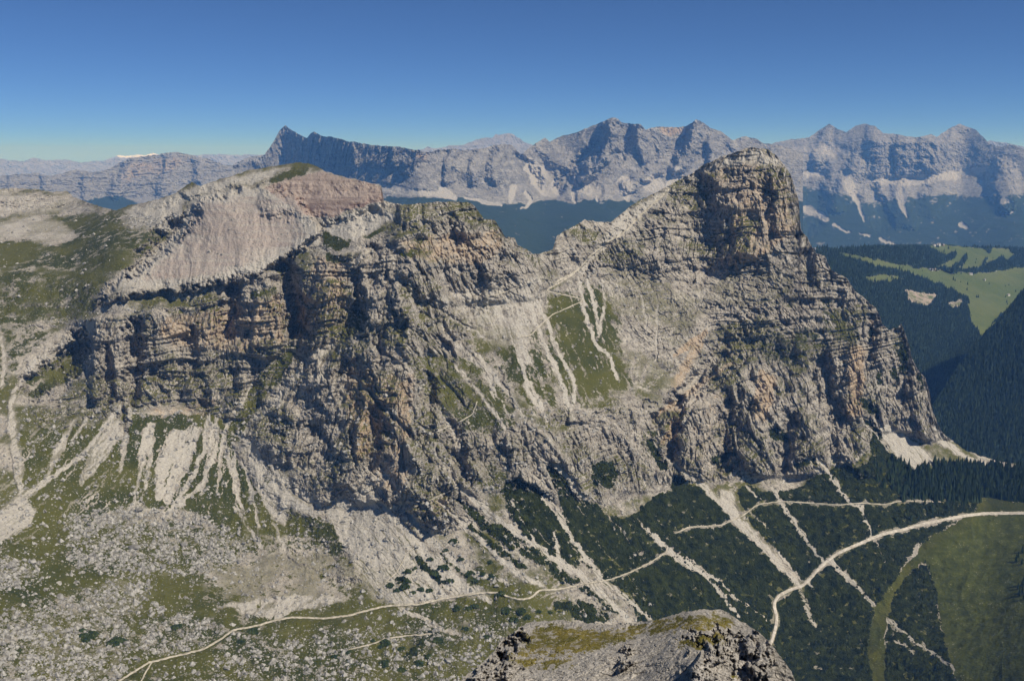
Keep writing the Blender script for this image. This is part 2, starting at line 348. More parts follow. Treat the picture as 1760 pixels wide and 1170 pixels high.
PROF = {
-200:(1250,1000,[(1050,8),(860,14),(700,20),(560,24),(470,36),(370,11),(330,22)]),
0:(1250,960,[(1050,8),(860,14),(700,22),(560,24),(470,36),(370,11),(325,20)]),
120:(1250,960,[(1050,7),(900,12),(700,27),(560,30),(480,40),(400,14),(368,9),(350,16)]),
200:(1250,960,[(1050,7),(900,12),(720,32),(640,45),(545,60),(500,32),(440,25),(390,12),(362,14)]),
300:(1250,960,[(1050,7),(900,12),(700,33),(640,50),(530,68),(480,33),(400,24),(330,26)]),
400:(1250,960,[(1050,7),(930,10),(720,34),(640,55),(510,68),(460,40),(340,31),(308,22)]),
500:(1250,960,[(1050,7),(950,15),(800,34),(740,44),(620,48),(600,38),(470,66),(420,40),(330,32),(283,24)]),
600:(1250,960,[(1050,9),(1000,14),(880,30),(830,42),(580,53),(440,62),(400,38),(340,33),(302,24)]),
700:(1250,960,[(1060,9),(960,30),(860,42),(700,55),(500,54),(400,52),(352,38)]),
800:(1250,970,[(1040,12),(900,34),(800,44),(660,42),(520,42),(400,55),(345,50)]),
900:(1250,1000,[(1050,20),(850,33),(720,48),(520,37),(425,48)]),
1000:(1250,1060,[(1050,24),(870,32),(740,50),(500,35),(430,42),(385,36)]),
1100:(1250,1120,[(1050,24),(850,31),(720,48),(480,36),(400,48),(342,42)]),
1200:(1250,1170,[(1050,23),(830,31),(700,55),(460,37),(380,60),(292,50)]),
1300:(1250,1220,[(1050,20),(820,32),(600,58),(460,42),(330,72),(254,50)]),
1370:(1250,1250,[(1050,18),(820,33),(600,58),(430,48),(380,60)]),
1450:(1250,1260,[(1050,15),(780,33),(600,62),(495,60)]),
1550:(1250,1250,[(1050,9),(900,22),(740,33),(575,68)]),
1610:(1250,1250,[(1050,7),(900,20),(760,26),(730,60)]),
1700:(1250,1225,[(1050,4),(880,11),(800,14)]),
1760:(1250,1190,[(1050,2),(880,7.5),(805,12)]),
1960:(1250,1080,[(1050,-1),(880,2),(815,10)])}
def main_post(s, U, V, g):
    q = U*0; k = np.interp(U, [-200,0,250,400,600,1200,1500], [-1,-1,-.45,0,.85,.85,.8]); k = np.where((V < 740) & (U > 600), np.where(U > 1100, .25, .42), k)
    p = U - k*(V - 700)
    p = p + 5*noise(U/22, V/26, q, 125) + 2.5*noise(U/7, V/9, q, 127); st = .6*noise(p/9, V/90, q, 121) + .6*noise(p/3.2, V/34, q, 123) + .3*noise(U/3, V/4, q, 129)
    lo = smooth(690, 780, V)*smooth(1000, 880, V)*(U < 1150) + .65*smooth(470, 500, V)*smooth(740, 700, V)*smooth(760, 860, U)*smooth(1200, 1000, U)
    big = smooth(.35, .8, g['scree'])*(V > 470); s2 = .7*noise(p/4.2, V/70, q, 131) + .5*noise(p/1.8, V/22, q, 133)
    g['scree'] = g['scree'] - big*.55*smooth(.0, .45, -s2 + .12); g['grass'] = np.maximum(g['grass'], big*.62*smooth(.12, .5, -s2)*(V > 690)*(U < 1100))
    g['grass'] *= 1 - .75*np.clip(smooth(.08, .45, st)*lo, 0, 1)
    g['scree'] = np.clip(g['scree'] + .42*smooth(.05, .4, st)*lo, 0, 1)
    g['pine'] = g['pine']*(1 - .85*smooth(.22, .5, st)*smooth(1250, 1050, U)*smooth(760, 830, V))
_mp = main_post
def main_post(s, U, V, g):
    _mp(s, U, V, g); q = U*0
    b = smooth(.05, .38, noise(U/6, V/6, q, 141) + .6*noise(U/2.6, V/2.6, q, 143))*smooth(.5, .9, g['pine0'])*.5*smooth(900, 1050, U)*(1 - .6*smooth(1235, 1245, U)*smooth(1280, 1270, U)*smooth(930, 900, V))
    g['pine'] = np.maximum(g['pine'], b)
    g['pine'] *= 1 - .85*smooth(.20, .5, noise(U/11, V/9, q, 145) + .5*noise(U/3, V/3, q, 147))
M = Sheet(-200, 1960, 1250, SKY_MAIN, PROF, 1.25, 760, v0=240, S=1.0, jag=1.6, warp=.8, post=main_post)
R = M.R; Z = M.z
G = lambda pts, v=.85, soft=4: R.poly(Z['grass'], pts, v, soft)
def SCP(pts, v=.9, soft=3):
    R.poly(Z['scree'], pts, v, soft); R.poly(Z['grass'], pts, min(1, v*1.05), soft, 'cut')
ROAD = [(1322,1112),(1327,1100),(1333,1080),(1336,1060),(1331,1045),(1331,1033),(1340,1022),(1358,1013),(1378,1007),(1392,995),(1402,982),(1420,965),(1440,950),(1470,937),(1502,923),(1530,914),(1552,910),(1580,902),(1610,895),(1650,887),(1690,882),(1760,881),(1960,880)]
TRAIL_TOP = [(1160,916),(1172,912),(1180,906),(1210,904),(1240,902),(1262,893),(1280,884),(1290,875),(1305,866),(1345,861),(1390,864),(1440,868),(1480,864),(1520,867),(1545,861),(1580,861),(1620,862)]
TRAIL_MID = [(1145,938),(1148,946),(1140,952),(1118,966),(1090,980),(1055,994),(1020,1001),(990,1005)]
PATH_LOW = [(195,1176),(220,1160),(255,1138),(300,1127),(350,1115),(385,1094),(400,1082),(440,1075),(470,1066),(500,1060),(560,1062),(600,1057),(640,1046),(670,1040),(720,1038),(760,1029),(800,1022),(845,1017),(862,1019),(875,1026),(895,1030),(915,1026),(925,1014),(960,1012),(990,1007)]
PATH_FORK = [(262,1136),(250,1155),(240,1176)]
TRAIL_CRAG = [(735,748),(760,738),(790,725),(812,712),(820,690)]
TRAIL_SLOPE = [(893,580),(912,577),(925,562),(950,540),(985,525),(1005,515),(975,508),(937,500),(955,490),(972,480),(988,470)]
TRAIL_FACE = [(830,512),(860,505),(885,496),(905,490)]
TRAIL_RIDGE = [(955,485),(985,470),(1000,458),(1015,440),(1040,420),(1075,398),(1100,370),(1135,340),(1150,325)]
TRAIL_OLD = [(590,1118),(640,1106),(665,1096),(700,1092),(745,1088)]
TRAIL_SCREE = [(650,1010),(680,985),(700,950),(720,935)]
TRAIL_TOWER = [(685,884),(720,868),(760,850),(790,835)]
for p, wd, c in ((ROAD,14,.85),(TRAIL_TOP,9,.8),(TRAIL_MID,9,.8),(PATH_LOW,10,.8),(TRAIL_RIDGE,8,.4),(TRAIL_SLOPE,5,.4)):
    R.stroke(Z['scree'], p, .34, soft=.9, wd=wd*.9)
    R.stroke(Z['calm'], p, c, soft=.6, wd=wd)
# meadows and grass slopes
G([(-200,372),(60,372),(200,360),(215,375),(300,392),(285,430),(262,455),(200,472),(100,464),(-200,462)], .62)
G([(-200,430),(0,432),(160,425),(240,440),(190,462),(100,466),(-200,464)], .3, 8)
G([(-200,455),(0,458),(170,462),(200,490),(150,545),(0,562),(-200,560)], .58)
G([(-200,880),(0,880),(560,900),(900,1000),(960,1050),(820,1250),(-200,1250)], .66, 10)
G([(-200,560),(40,556),(110,575),(60,600),(20,640),(10,690),(-200,700)], .50)
G([(30,860),(40,800),(30,740),(60,735),(150,730),(210,712),(380,712),(402,745),(412,800),(470,860),(590,905),(640,955),(620,960),(500,930),(440,905),(400,930),(330,878),(200,876),(125,905),(115,960),(130,985),(190,985),(80,1032),(-50,1052),(-50,925),(60,900)], .80)
G([(62,915),(112,905),(115,975),(195,990),(90,1028),(-30,1046),(-20,1010),(60,985)], .98)
G([(150,640),(100,665),(60,690),(40,680),(90,640),(120,610)], .7)
G([(200,1250),(232,1150),(262,1110),(420,1082),(640,1050),(900,1035),(960,1040),(1000,1062),(870,1110),(820,1250)], .62, 6)
G([(225,1040),(262,1005),(300,992),(350,1000),(420,1060),(380,1090),(262,1112),(222,1160)], .52, 6)
G([(500,1000),(640,1040),(600,1056),(520,1058),(450,1050)], .5)
G([(860,965),(900,1000),(940,1010),(940,1026),(880,1018),(800,1018),(780,975)], .6)
G([(560,560),(600,536),(625,528),(636,548),(612,575),(590,585),(565,580)], .95, 2)
R.stroke(Z['grass'], [(498,602,26),(470,640,30),(430,690,30),(402,745,30)], 1.1)
for p in ([(548,402),(590,400),(605,408),(600,425),(575,432),(555,422)], [(612,388),(650,382),(668,392),(640,408),(622,412)], [(682,428),(718,430),(708,445),(690,440)], [(700,405),(735,410),(720,420)], [(560,432),(600,445),(590,455),(560,450)],
          [(672,530),(700,555),(698,568),(678,560)], [(425,505),(470,490),(478,496),(430,515)], [(700,480),(722,500),(740,530),(728,528)]): G(p, .85, 2)
G([(450,312),(480,292),(515,284),(540,290),(525,300),(475,318)], .72)
# swards on the slope below the col
for p in ([(898,524),(912,540),(970,712),(955,722),(925,680),(905,630)], [(937,498),(1000,500),(1012,545),(1048,618),(1066,655),(1058,680),(997,690),(985,655),(960,600),(942,560)], [(1002,470),(1040,470),(1065,545),(1055,560),(1035,570),(1010,520)],
          [(782,620),(800,625),(822,660),(815,665),(795,650)], [(853,588),(870,610),(892,680),(880,685),(862,640)], [(785,702),(815,690),(860,700),(905,722),(880,738),(820,745),(790,735)], [(717,612),(745,612),(786,650),(770,658),(740,640)], [(930,500),(1060,480),(1085,600),(1100,670),(990,702),(935,650)], [(840,560),(900,560),(950,720),(905,700),(860,640)],
          [(1413,535),(1430,545),(1478,570),(1470,590),(1445,600),(1425,575)], [(1307,600),(1330,575),(1365,570),(1385,620),(1360,630),(1320,620)], [(1395,470),(1408,520),(1400,545)], [(800,820),(830,800),(840,830),(850,870),(830,860)], [(1100,730),(1125,735),(1120,780),(1100,770)]): G(p, .86 if p[0] not in ((930,500),(840,560)) else .70, 13)
for p, v in (([(690,600),(800,605),(880,680),(905,740),(790,748),(730,690)], .62), ([(780,560),(850,570),(900,640),(880,680),(800,610)], .5), ([(820,790),(870,780),(900,850),(860,880),(820,850)], .6), ([(640,700),(660,690),(690,760),(680,800)], .55), ([(1100,720),(1150,740),(1140,800),(1100,790)], .6), ([(1290,570),(1400,560),(1440,600),(1380,640),(1300,630)], .6), ([(1395,480),(1440,520),(1480,580),(1450,610),(1410,560)], .6)): G(p, v, 10)
# rubble and screes
SCP([(210,362),(330,322),(430,296),(480,288),(505,284),(450,312),(340,335),(320,350),(305,392),(250,385)], .75)
SCP([(-200,322),(0,326),(120,340),(195,364),(60,369),(-200,374)], .5)
SCP([(-200,380),(0,380),(60,368),(110,388),(135,405),(100,420),(40,412),(-200,402)], .52)
R.poly(Z['grass'], [(-200,380),(0,380),(60,368),(110,388),(135,405),(100,420),(40,412),(-200,402)], .9, 4, 'cut')
SCP([(330,332),(440,318),(510,342),(545,400),(552,422),(500,432),(470,462),(420,482),(330,492),(200,502),(160,515),(230,450),(305,398)], .62)
R.poly(Z['grass'], [(335,335),(440,318),(512,340),(556,400),(500,440),(420,482),(330,492),(190,508),(240,452),(305,398)], .9, 3, 'cut'); R.poly(Z['warm'], [(335,335),(440,318),(512,340),(556,400),(500,440),(420,482),(330,492),(190,508),(240,452),(305,398)], .28, 3)
SCP([(486,345),(520,360),(548,395),(552,420),(530,415),(505,385)], .95); SCP([(560,378),(600,368),(655,348),(682,372),(650,392),(610,415),(560,400)], .9)
SCP([(380,350),(430,340),(445,420),(410,440),(380,400)], .9)
SCP([(1000,470),(1020,462),(1100,458),(1250,470),(1320,450),(1372,420),(1392,440),(1400,480),(1300,520),(1230,560),(1150,640),(1090,660),(1062,600),(1066,540)], .36, 6)
SCP([(1185,303),(1215,284),(1292,253),(1335,270),(1352,288),(1300,284),(1235,292),(1200,305)], .62, 3)
SCP([(1060,372),(1145,322),(1160,330),(1080,400),(1025,445),(1005,470),(985,475),(1010,440)], .7, 4)
SCP([(850,470),(935,470),(935,530),(900,600),(850,590),(790,540),(720,520)], .55, 6); SCP([(1150,560),(1200,520),(1250,600),(1180,680),(1130,700)], .25, 8)
SCP([(160,545),(102,590),(45,622),(32,655),(60,640),(110,610),(158,575)], .98, 2)
SCP([(560,880),(620,895),(665,960),(700,1030),(650,1030),(620,960)], .9, 4); SCP([(425,770),(450,780),(500,850),(560,890),(500,870),(490,905),(465,885),(440,830)], 1, 2)
R.poly(Z['grass'], [(120,600),(60,640),(40,662),(58,662),(100,632),(130,606)], .7, 2, 'max')
R.poly(Z['scree'], [(120,600),(60,640),(40,662),(58,662),(100,632),(130,606)], .9, 2, 'cut')
SCP([(295,742),(350,732),(322,800),(292,850),(270,860),(268,800)], 1, 2); SCP([(430,775),(470,800),(495,850),(492,892),(470,880),(440,840),(425,800)], 1, 2)
SCP([(38,842),(60,880),(52,905),(-30,945),(-60,900),(0,878)], 1, 2)
R.poly(Z['scree'], [(340,985),(430,948),(500,930),(580,958),(645,990),(640,1010),(560,1032),(430,1042),(360,1010)], .42, 10); R.poly(Z['grass'], [(340,985),(430,948),(500,930),(580,958),(645,990),(640,1010),(560,1032),(430,1042),(360,1010)], .42, 12, 'cut')
R.poly(Z['warm'], [(340,985),(430,948),(500,930),(580,958),(645,990),(640,1010),(560,1032),(430,1042),(360,1010)], .42, 12)
SCP([(370,1040),(470,1065),(520,1045),(600,1030),(640,1030),(500,1020)], .9, 2)
SCP([(600,880),(650,880),(720,940),(800,1000),(845,1015),(700,1040),(660,1035),(640,980)], .80, 4)
SCP([(640,780),(670,800),(650,880),(690,910),(640,930),(560,885)], .7, 4); SCP([(555,870),(640,930),(690,1030),(650,1035),(600,960)], .7, 4)
SCP([(945,795),(968,796),(1000,845),(1010,862),(985,845),(962,815)], 1, 1.5)
SCP([(1235,838),(1262,846),(1275,905),(1262,900),(1240,870)], 1, 2)
SCP([(1510,735),(1530,728),(1562,752),(1600,780),(1606,794),(1585,803),(1560,800),(1542,785),(1522,758)], 1, 1.5)
SCREE_LINES = [
 ([(205,690,16),(190,740,26),(170,780,22),(150,815,12)], .62), ([(225,700,6),(215,760,8),(205,810,4)], .7), ([(300,745,14),(285,800,18),(272,848,10)], .8), ([(330,740,18),(318,790,22),(300,830,16),(285,862,8)], .9), ([(365,735,10),(360,790,8),(345,850,5)], .75), ([(130,720,8),(100,770,7),(80,820,4)], .6), ([(260,730,12),(258,790,8),(250,840,4)], .75), ([(420,790,5),(435,860,5),(445,905,6)], .7), ([(470,900,5),(500,960,5)], .5), ([(402,760,3),(405,830,3),(425,900,3)], .8),
 ([(1148,783,5),(1165,800,7),(1200,828,7),(1235,862,8),(1262,888,12),(1290,915,13),(1330,960,10),(1372,1006,8)], 1), ([(1372,1006,9),(1383,1030,9),(1390,1055,8),(1400,1075,5)], .8), ([(1290,880,4),(1320,905,3)], .7),
 ([(1325,838,5),(1344,866,7),(1362,895,8),(1390,935,7),(1418,968,4)], 1), ([(1285,838,4),(1308,858,5)], .8), ([(1378,780,4),(1398,800,5),(1410,812,5)], 1), ([(1405,785,5),(1430,820,8),(1448,850,6),(1466,866,4),(1480,872,6),(1490,898,6),(1498,920,4)], 1),
 ([(1505,930,3),(1515,950,4),(1521,965,4)], .9), ([(1112,908,5),(1140,935,10),(1175,965,13),(1215,990,9),(1245,1025,7),(1268,1060,5)], 1), ([(1180,955,3),(1240,1000,3),(1262,1025,2.5),(1300,1050,3),(1320,1065,2)], .8), ([(1335,945,3),(1350,965,5),(1372,990,4),(1400,1010,3)], .9),
 ([(1428,965,9),(1455,990,8),(1480,1015,9),(1502,1040,8)], .85), ([(1525,1065,6),(1570,1100,5),(1600,1120,4),(1636,1145,6),(1660,1180,6)], .95), ([(1540,1100,7),(1570,1120,7)], .6),
 ([(1606,735,12),(1618,755,14),(1640,772,9),(1662,785,5),(1700,800,4)], 1), ([(1490,730,3),(1530,775,4)], .8),
 ([(398,741,4),(430,765,8),(470,810,10),(530,855,10),(600,900,13),(650,925,12),(700,985,10),(760,1030,8)], 1), ([(385,745,5),(392,790,5),(408,850,4),(418,895,4),(450,940,6)], .85), ([(400,790,6),(412,840,3)], .7),
 ([(250,742,14),(245,790,10),(238,830,5),(232,850,3)], .9), ([(232,850,4),(228,870,6)], .7), ([(358,715,8),(352,770,6),(330,820,6),(300,868,7)], .9), ([(372,720,6),(372,770,5),(350,830,7),(310,865,8),(280,885,6)], .95), ([(385,745,5),(380,800,4),(372,850,3)], .6),
 ([(45,848,9),(90,820,7),(140,785,7),(165,755,9),(190,720,8),(215,690,9)], .9), ([(200,740,30),(160,790,20),(140,830,8)], .55), ([(40,650,7),(18,690,9),(22,745,12),(30,800,11),(36,850,9)], .8), ([(2,580,5),(8,620,6),(3,665,5)], .8), ([(110,760,10),(90,800,5)], .6), ([(150,720,4),(128,750,4)], .7),
 ([(438,655,4),(410,700,4),(382,745,5),(376,800,3)], .95), ([(425,660,3),(400,715,3)], .8), ([(503,600,7),(525,612,6),(545,608,14),(570,595,10)], 1), ([(528,622,16),(492,665,16),(455,705,14),(420,742,8)], .75),
 ([(911,524,5),(936,593,6),(966,658,7),(978,706,6)], 1), ([(922,514,5),(942,559,6),(956,596,5),(983,644,5),(988,671,5),(983,706,5)], .95), ([(995,480,4),(1004,531,5),(1021,583,5),(1048,617,4),(1062,651,5)], 1), ([(1007,480,4),(1024,531,4),(1028,576,4)], .9), ([(1035,480,3),(1040,521,4),(1031,569,4)], .9),
 ([(888,524,5),(895,617,7),(908,671,7),(942,723,6)], 1), ([(880,540,9),(905,620,10)], .8), ([(783,628,4),(833,685,5),(874,743,4)], .85), ([(819,608,6),(848,645,8),(871,671,5),(905,723,4)], .9), ([(1100,500,4),(1113,560,4)], .8), ([(1132,515,4),(1128,580,4),(1128,620,3)], .8), ([(905,660,14),(930,700,12)], .9),
 ([(650,862,6),(690,905,16),(740,960,18),(800,1010,14),(840,1030,8)], 1), ([(785,830,5),(805,850,9),(860,895,10),(930,945,10),(1000,990,12),(1050,1035,11),(1080,1064,10)], 1), ([(755,860,5),(800,905,8),(850,950,9),(890,985,10),(930,1005,9)], .95),
 ([(935,855,8),(960,885,9),(978,920,7),(1010,960,9),(1040,1000,9),(1080,1030,8),(1118,1062,7)], .95), ([(952,915,5),(958,940,7),(962,980,6)], .9), ([(772,800,5),(785,835,6),(790,850,6)], .95), ([(700,880,7),(740,930,12),(800,980,10),(870,1000,5)], .9), ([(650,960,12),(670,1000,10),(690,1035,8)], .9), ([(690,1045,6),(760,1080,5),(790,1090,4)], .7),
 ([(650,820,6),(665,870,6)], .8), ([(880,860,5),(900,900,4),(920,930,4)], .6), ([(1420,540,3),(1436,562,3)], .9), ([(1215,470,3),(1300,560,4)], .6), ([(1160,500,3),(1260,610,4)], .5), ([(1160,480,4),(1190,520,4)], .6), ([(1190,700,6),(1160,760,7),(1150,785,6)], .8)]
for p, a in SCREE_LINES:
    R.stroke(Z['scree'], p, a, soft=.5); R.stroke(Z['grass'], p, .9, 'cut', .5)
# dwarf pine
PINE = [[(865,830),(890,822),(940,850),(985,925),(1000,960),(985,985),(930,960),(890,900),(868,870)], [(940,800),(962,812),(1000,852),(1040,880),(1070,892),(1100,880),(1112,860),(1150,842),(1160,812),(1205,838),(1240,872),(1262,900),(1330,960),(1372,1008),(1340,1022),(1328,1040),(1332,1070),(1320,1110),(1330,1250),(1100,1250),(1100,1062),(1050,1005),(1000,960),(975,905)],
 [(1265,838),(1290,835),(1320,850),(1345,845),(1380,835),(1410,815),(1445,800),(1470,790),(1492,775),(1500,745),(1478,718),(1500,725),(1525,768),(1560,806),(1600,800),(1640,795),(1700,800),(1960,815),(1960,862),(1760,862),(1720,858),(1690,853),(1675,878),(1590,925),(1545,985),(1505,1040),(1490,1110),(1500,1170),(1515,1250),(1300,1250),(1330,1110),(1335,1060),(1332,1035),(1370,1012),(1380,1000),(1340,950),(1290,900),(1275,870)],
 [(1590,965),(1605,1000),(1612,1050),(1632,1130),(1645,1170),(1665,1250),(1548,1250),(1522,1170),(1522,1090),(1535,1020),(1562,982)], [(1270,850),(1340,840),(1300,870)], [(1015,800),(1050,790),(1065,815),(1050,840),(1020,835)]]
for p in PINE: R.poly(Z['pine'], p, 1, 2.5)
R.poly(Z['pine'], [(880,1150),(1010,1085),(1110,1060),(1110,1250),(820,1250)], .75, 14)
for p in ([(788,858,8),(830,900,14),(870,930,14),(930,965,12)], [(810,905,12),(860,950,14),(900,975,10)], [(760,950,14),(800,985,14)], [(845,905,14),(900,930,16),(960,985,18),(1010,1010,14),(1060,1050,12)], [(985,940,16),(1030,980,18),(1070,1010,14),(1100,1045,10)], [(830,870,8),(870,905,10)], [(720,960,16),(760,1000,14)], [(690,995,18),(720,1000,12)],
          [(960,1040,18),(1000,1045,16)], [(1000,1050,40),(1040,1060,20)], [(1225,790,14),(1260,780,10)], [(1115,760,12),(1140,800,14)], [(1330,745,18),(1350,750,12)], [(1480,690,14),(1500,705,14)], [(1370,800,10),(1400,790,10)], [(740,1090,22),(720,1110,16),(700,1130,12)], [(1095,600,0.1),(1096,601,.1)]): R.stroke(Z['pine'], p, .72, soft=.6)
for u_, v_, w_ in ((1545,590,14),(1550,620,16),(1555,600,10),(1535,640,12),(1580,650,10),(1495,565,10),(1510,640,8),(1505,700,10)): R.stroke(Z['pine'], [(u_,v_,w_),(u_+2,v_+18,w_)], .62, soft=.7)
Z['pine0'][:] = Z['pine']; Z['grass'][:] = np.maximum(Z['grass'], .62*Z['pine']*(1 - Z['scree']))
for p, a in SCREE_LINES: R.stroke(Z['pine'], p, min(1, a*1.15), 'cut', .5)
for q in ([(945,795),(968,796),(1000,845),(1010,862),(985,845),(962,815)], [(1235,838),(1262,846),(1275,905),(1262,900),(1240,870)], [(1510,735),(1530,728),(1562,752),(1600,780),(1606,794),(1585,803),(1560,800),(1542,785),(1522,758)], [(1440,768),(1480,745),(1500,775),(1490,800),(1440,805)], [(1070,850),(1100,840),(1100,880),(1075,878)]): R.poly(Z['pine'], q, 1, 1.5, 'cut')
SCP([(1570,945),(1582,925),(1580,950),(1555,985),(1545,982)], .8, 1.5)
R.poly(Z['pine'], [(1570,945),(1582,925),(1580,950),(1555,985),(1545,982)], 1, 1.5, 'cut')
for p in (ROAD, TRAIL_TOP, TRAIL_MID): R.stroke(Z['pine'], p, 1, 'cut', .3, 8 if p is ROAD else 4)
# valley meadow on the right
MEADOW = [(1960,882),(1700,884),(1660,890),(1592,925),(1577,950),(1545,985),(1507,1040),(1490,1110),(1500,1170),(1515,1250),(1548,1250),(1522,1170),(1520,1080),(1532,1028),(1565,980),(1590,962),(1607,1000),(1614,1050),(1634,1130),(1647,1170),(1668,1250),(1960,1250)]
G(MEADOW, 1.45, 1.5); R.poly(Z['lush'], MEADOW, .9, 3); R.stroke(Z['lush'], [(1690,884,10),(1600,930,20),(1560,980,24),(1520,1060,24),(1500,1120,24),(1510,1200,26)], .6, 'cut', .8); G([(1690,853),(1720,858),(1760,862),(1960,862),(1960,882),(1672,882)], 1.2, 1.5)
for p in (MEADOW, [(1690,853),(1720,858),(1760,862),(1960,862),(1960,882),(1672,882)]): R.poly(Z['pine'], p, 1, 1.2, 'cut')
R.stroke(Z['scree'], [(1662,935,2),(1650,965,4),(1640,990,2)], .6); R.stroke(Z['grass'], [(1662,935,2),(1650,965,3),(1640,990,2)], .4, 'cut')
# boulders fields
RUB = [[(115,885),(200,874),(330,880),(410,920),(430,960),(330,988),(200,985),(122,972)], [(-200,1062),(0,1060),(90,1032),(230,985),(262,1010),(232,1062),(230,1110),(180,1250),(-200,1250)], [(262,1040),(400,1080),(330,1120),(240,1130)], [(400,1090),(900,1060),(820,1250),(260,1250)], [(-60,960),(60,960),(60,1000),(0,1010),(-60,1010)], [(200,380),(310,350),(300,395),(230,395)], [(225,868),(250,866),(250,885),(228,885)]]
for k, p in enumerate(RUB):
    R.poly(Z['rub'], p, (.9, .7, .7, .35, 1, .8, 1)[k], 5); R.poly(Z['scree'], p, (.14, .20, .12, .05, .25, .7, .95)[k], 6)
    R.poly(Z['grass'], p, (.05, .16, .05, .0, .3, .6, 1)[k], 6, 'cut')
# warm and red rock
W = lambda pts, v=.75, soft=6: R.poly(Z['warm'], pts, v, soft)
for p, v in (([(270,545),(490,500),(500,590),(420,610),(300,600),(270,580)], .62), ([(540,430),(600,440),(600,560),(560,580),(500,560)], .6), ([(600,600),(650,660),(640,800),(600,780),(590,680)], .68), ([(680,410),(760,400),(860,390),(870,430),(820,460),(700,450)], .62), ([(1190,290),(1290,270),(1360,310),(1372,390),(1300,450),(1240,460),(1250,360)], .55), ([(1230,440),(1300,430),(1370,370),(1374,392),(1300,455),(1240,462)], .7),
             ([(1455,590),(1490,590),(1485,720),(1455,720)], .85), ([(1300,640),(1340,640),(1320,730),(1295,720)], .8), ([(1200,570),(1215,590),(1160,680),(1150,660)], .85), ([(1150,690),(1180,700),(1160,790),(1145,780)], .7), ([(1490,540),(1512,545),(1510,600),(1495,600)], .7), ([(640,640),(720,640),(700,860),(640,840)], .58), ([(240,700),(380,680),(360,720),(260,730)], .55), ([(700,860),(775,850),(780,900),(705,905)], .5), ([(1180,640),(1260,640),(1260,840),(1180,830)], .4)): W(p, v)
Rd = lambda pts, v=.8, soft=3: R.poly(Z['red'], pts, v, soft)
Rd([(450,322),(500,302),(560,296),(655,318),(660,345),(600,362),(560,376),(515,368),(482,345)], .85); R.stroke(Z['red'], [(330,400,6),(400,405,10),(420,402,4)], .7); R.stroke(Z['red'], [(350,430,14),(330,455,18)], .6); R.stroke(Z['red'], [(480,395,14),(440,380,8)], .6); Rd([(300,405),(360,400),(330,470),(240,490)], .35, 8)
# large forms: clefts (+, away) and pillars (-, nearer)
for p, a in (([(135,600,40),(100,640,50),(60,660,40)], 34), ([(146,585,26),(118,620,34)], 30), ([(232,560,26),(226,680,26)], 38), ([(180,600,20),(185,690,20)], 22), ([(332,570,16),(330,640,14)], 16), ([(402,500,22),(385,570,26)], 30), ([(492,470,34),(508,560,30)], 48), ([(205,690,14),(215,740,12)], 14), ([(345,660,26),(352,700,18)], 16),
             ([(275,545,50),(290,620,44)], -22), ([(165,590,26),(170,680,24)], -24), ([(450,520,60),(460,590,50)], -30), ([(560,480,44),(560,570,40)], -18), ([(540,600,40),(570,680,60),(600,800,70)], -14), ([(620,600,30),(680,720,50),(720,840,50)], -9), ([(520,605,34),(460,670,34),(405,740,30)], 7), ([(600,560,24),(620,520,26)], 20), ([(700,470,26),(760,520,30)], -12), ([(640,430,20),(640,480,20)], 14),
             ([(640,380,60),(650,420,40)], 14), ([(710,370,40),(800,365,40),(830,430,50),(850,470,30)], -22), ([(735,660,26),(730,740,30)], 22), ([(780,745,30),(790,790,30),(800,820,20)], 20), ([(735,865,40),(760,885,40)], -16), ([(960,715,14),(980,750,40),(1060,755,40),(1140,720,30)], 12), ([(940,715,20),(1090,705,20)], -8),
             ([(1192,325,50),(1202,375,76),(1212,428,90)], 30), ([(1310,330,26),(1325,400,20)], 10), ([(1290,420,30),(1240,450,30)], -10), ([(1330,300,16),(1336,330,16)], -8), ([(1262,350,24),(1275,430,30)], -4), ([(1340,300,30),(1350,400,34)], -14), ([(1252,440,30),(1330,440,30)], -14), ([(1060,400,50),(1120,430,60),(1180,440,40)], -22), ([(1020,395,50),(970,430,40)], -12), ([(1085,375,12),(1025,440,12),(1000,470,10)], 10), ([(1140,330,60),(1160,380,50)], -8),
             ([(1345,560,60),(1370,590,40)], -12), ([(1412,625,30),(1422,680,36),(1440,720,26)], 26), ([(1470,600,30),(1472,710,30)], -14), ([(1510,560,30),(1515,700,30)], -10), ([(1548,580,30),(1545,680,26)], 20), ([(1575,660,24),(1590,740,26)], -18), ([(1250,590,20),(1180,670,20),(1130,720,20)], 22), ([(1290,600,60),(1340,640,60)], 16), ([(1320,700,50),(1300,780,60)], -24), ([(1200,720,60),(1200,790,50)], -14), ([(1168,690,18),(1150,780,20)], 26),
             ([(1468,770,50),(1480,790,50)], -26), ([(1400,740,60),(1390,790,50)], -10), ([(1255,690,18),(1245,800,18)], 26), ([(1360,720,20),(1345,800,20)], 22), ([(320,330,20),(340,322,20)], -14), ([(295,395,34),(250,440,26)], 30), ([(360,360,60),(400,420,90),(330,470,80)], -16), ([(470,345,40),(560,350,50),(640,345,40)], -16), ([(330,330,80),(300,380,30)], 10),
             ([(1500,560,26),(1490,620,16)], 14), ([(860,470,14),(800,560,16),(740,600,14)], -8), ([(650,700,20),(640,800,20)], 20), ([(430,730,40),(480,800,40),(560,850,30)], -9), ([(380,760,30),(440,860,40),(560,960,60)], 8), ([(505,955,20),(600,985,30)], -6)):
    R.relief(Z['relief'], p, a)
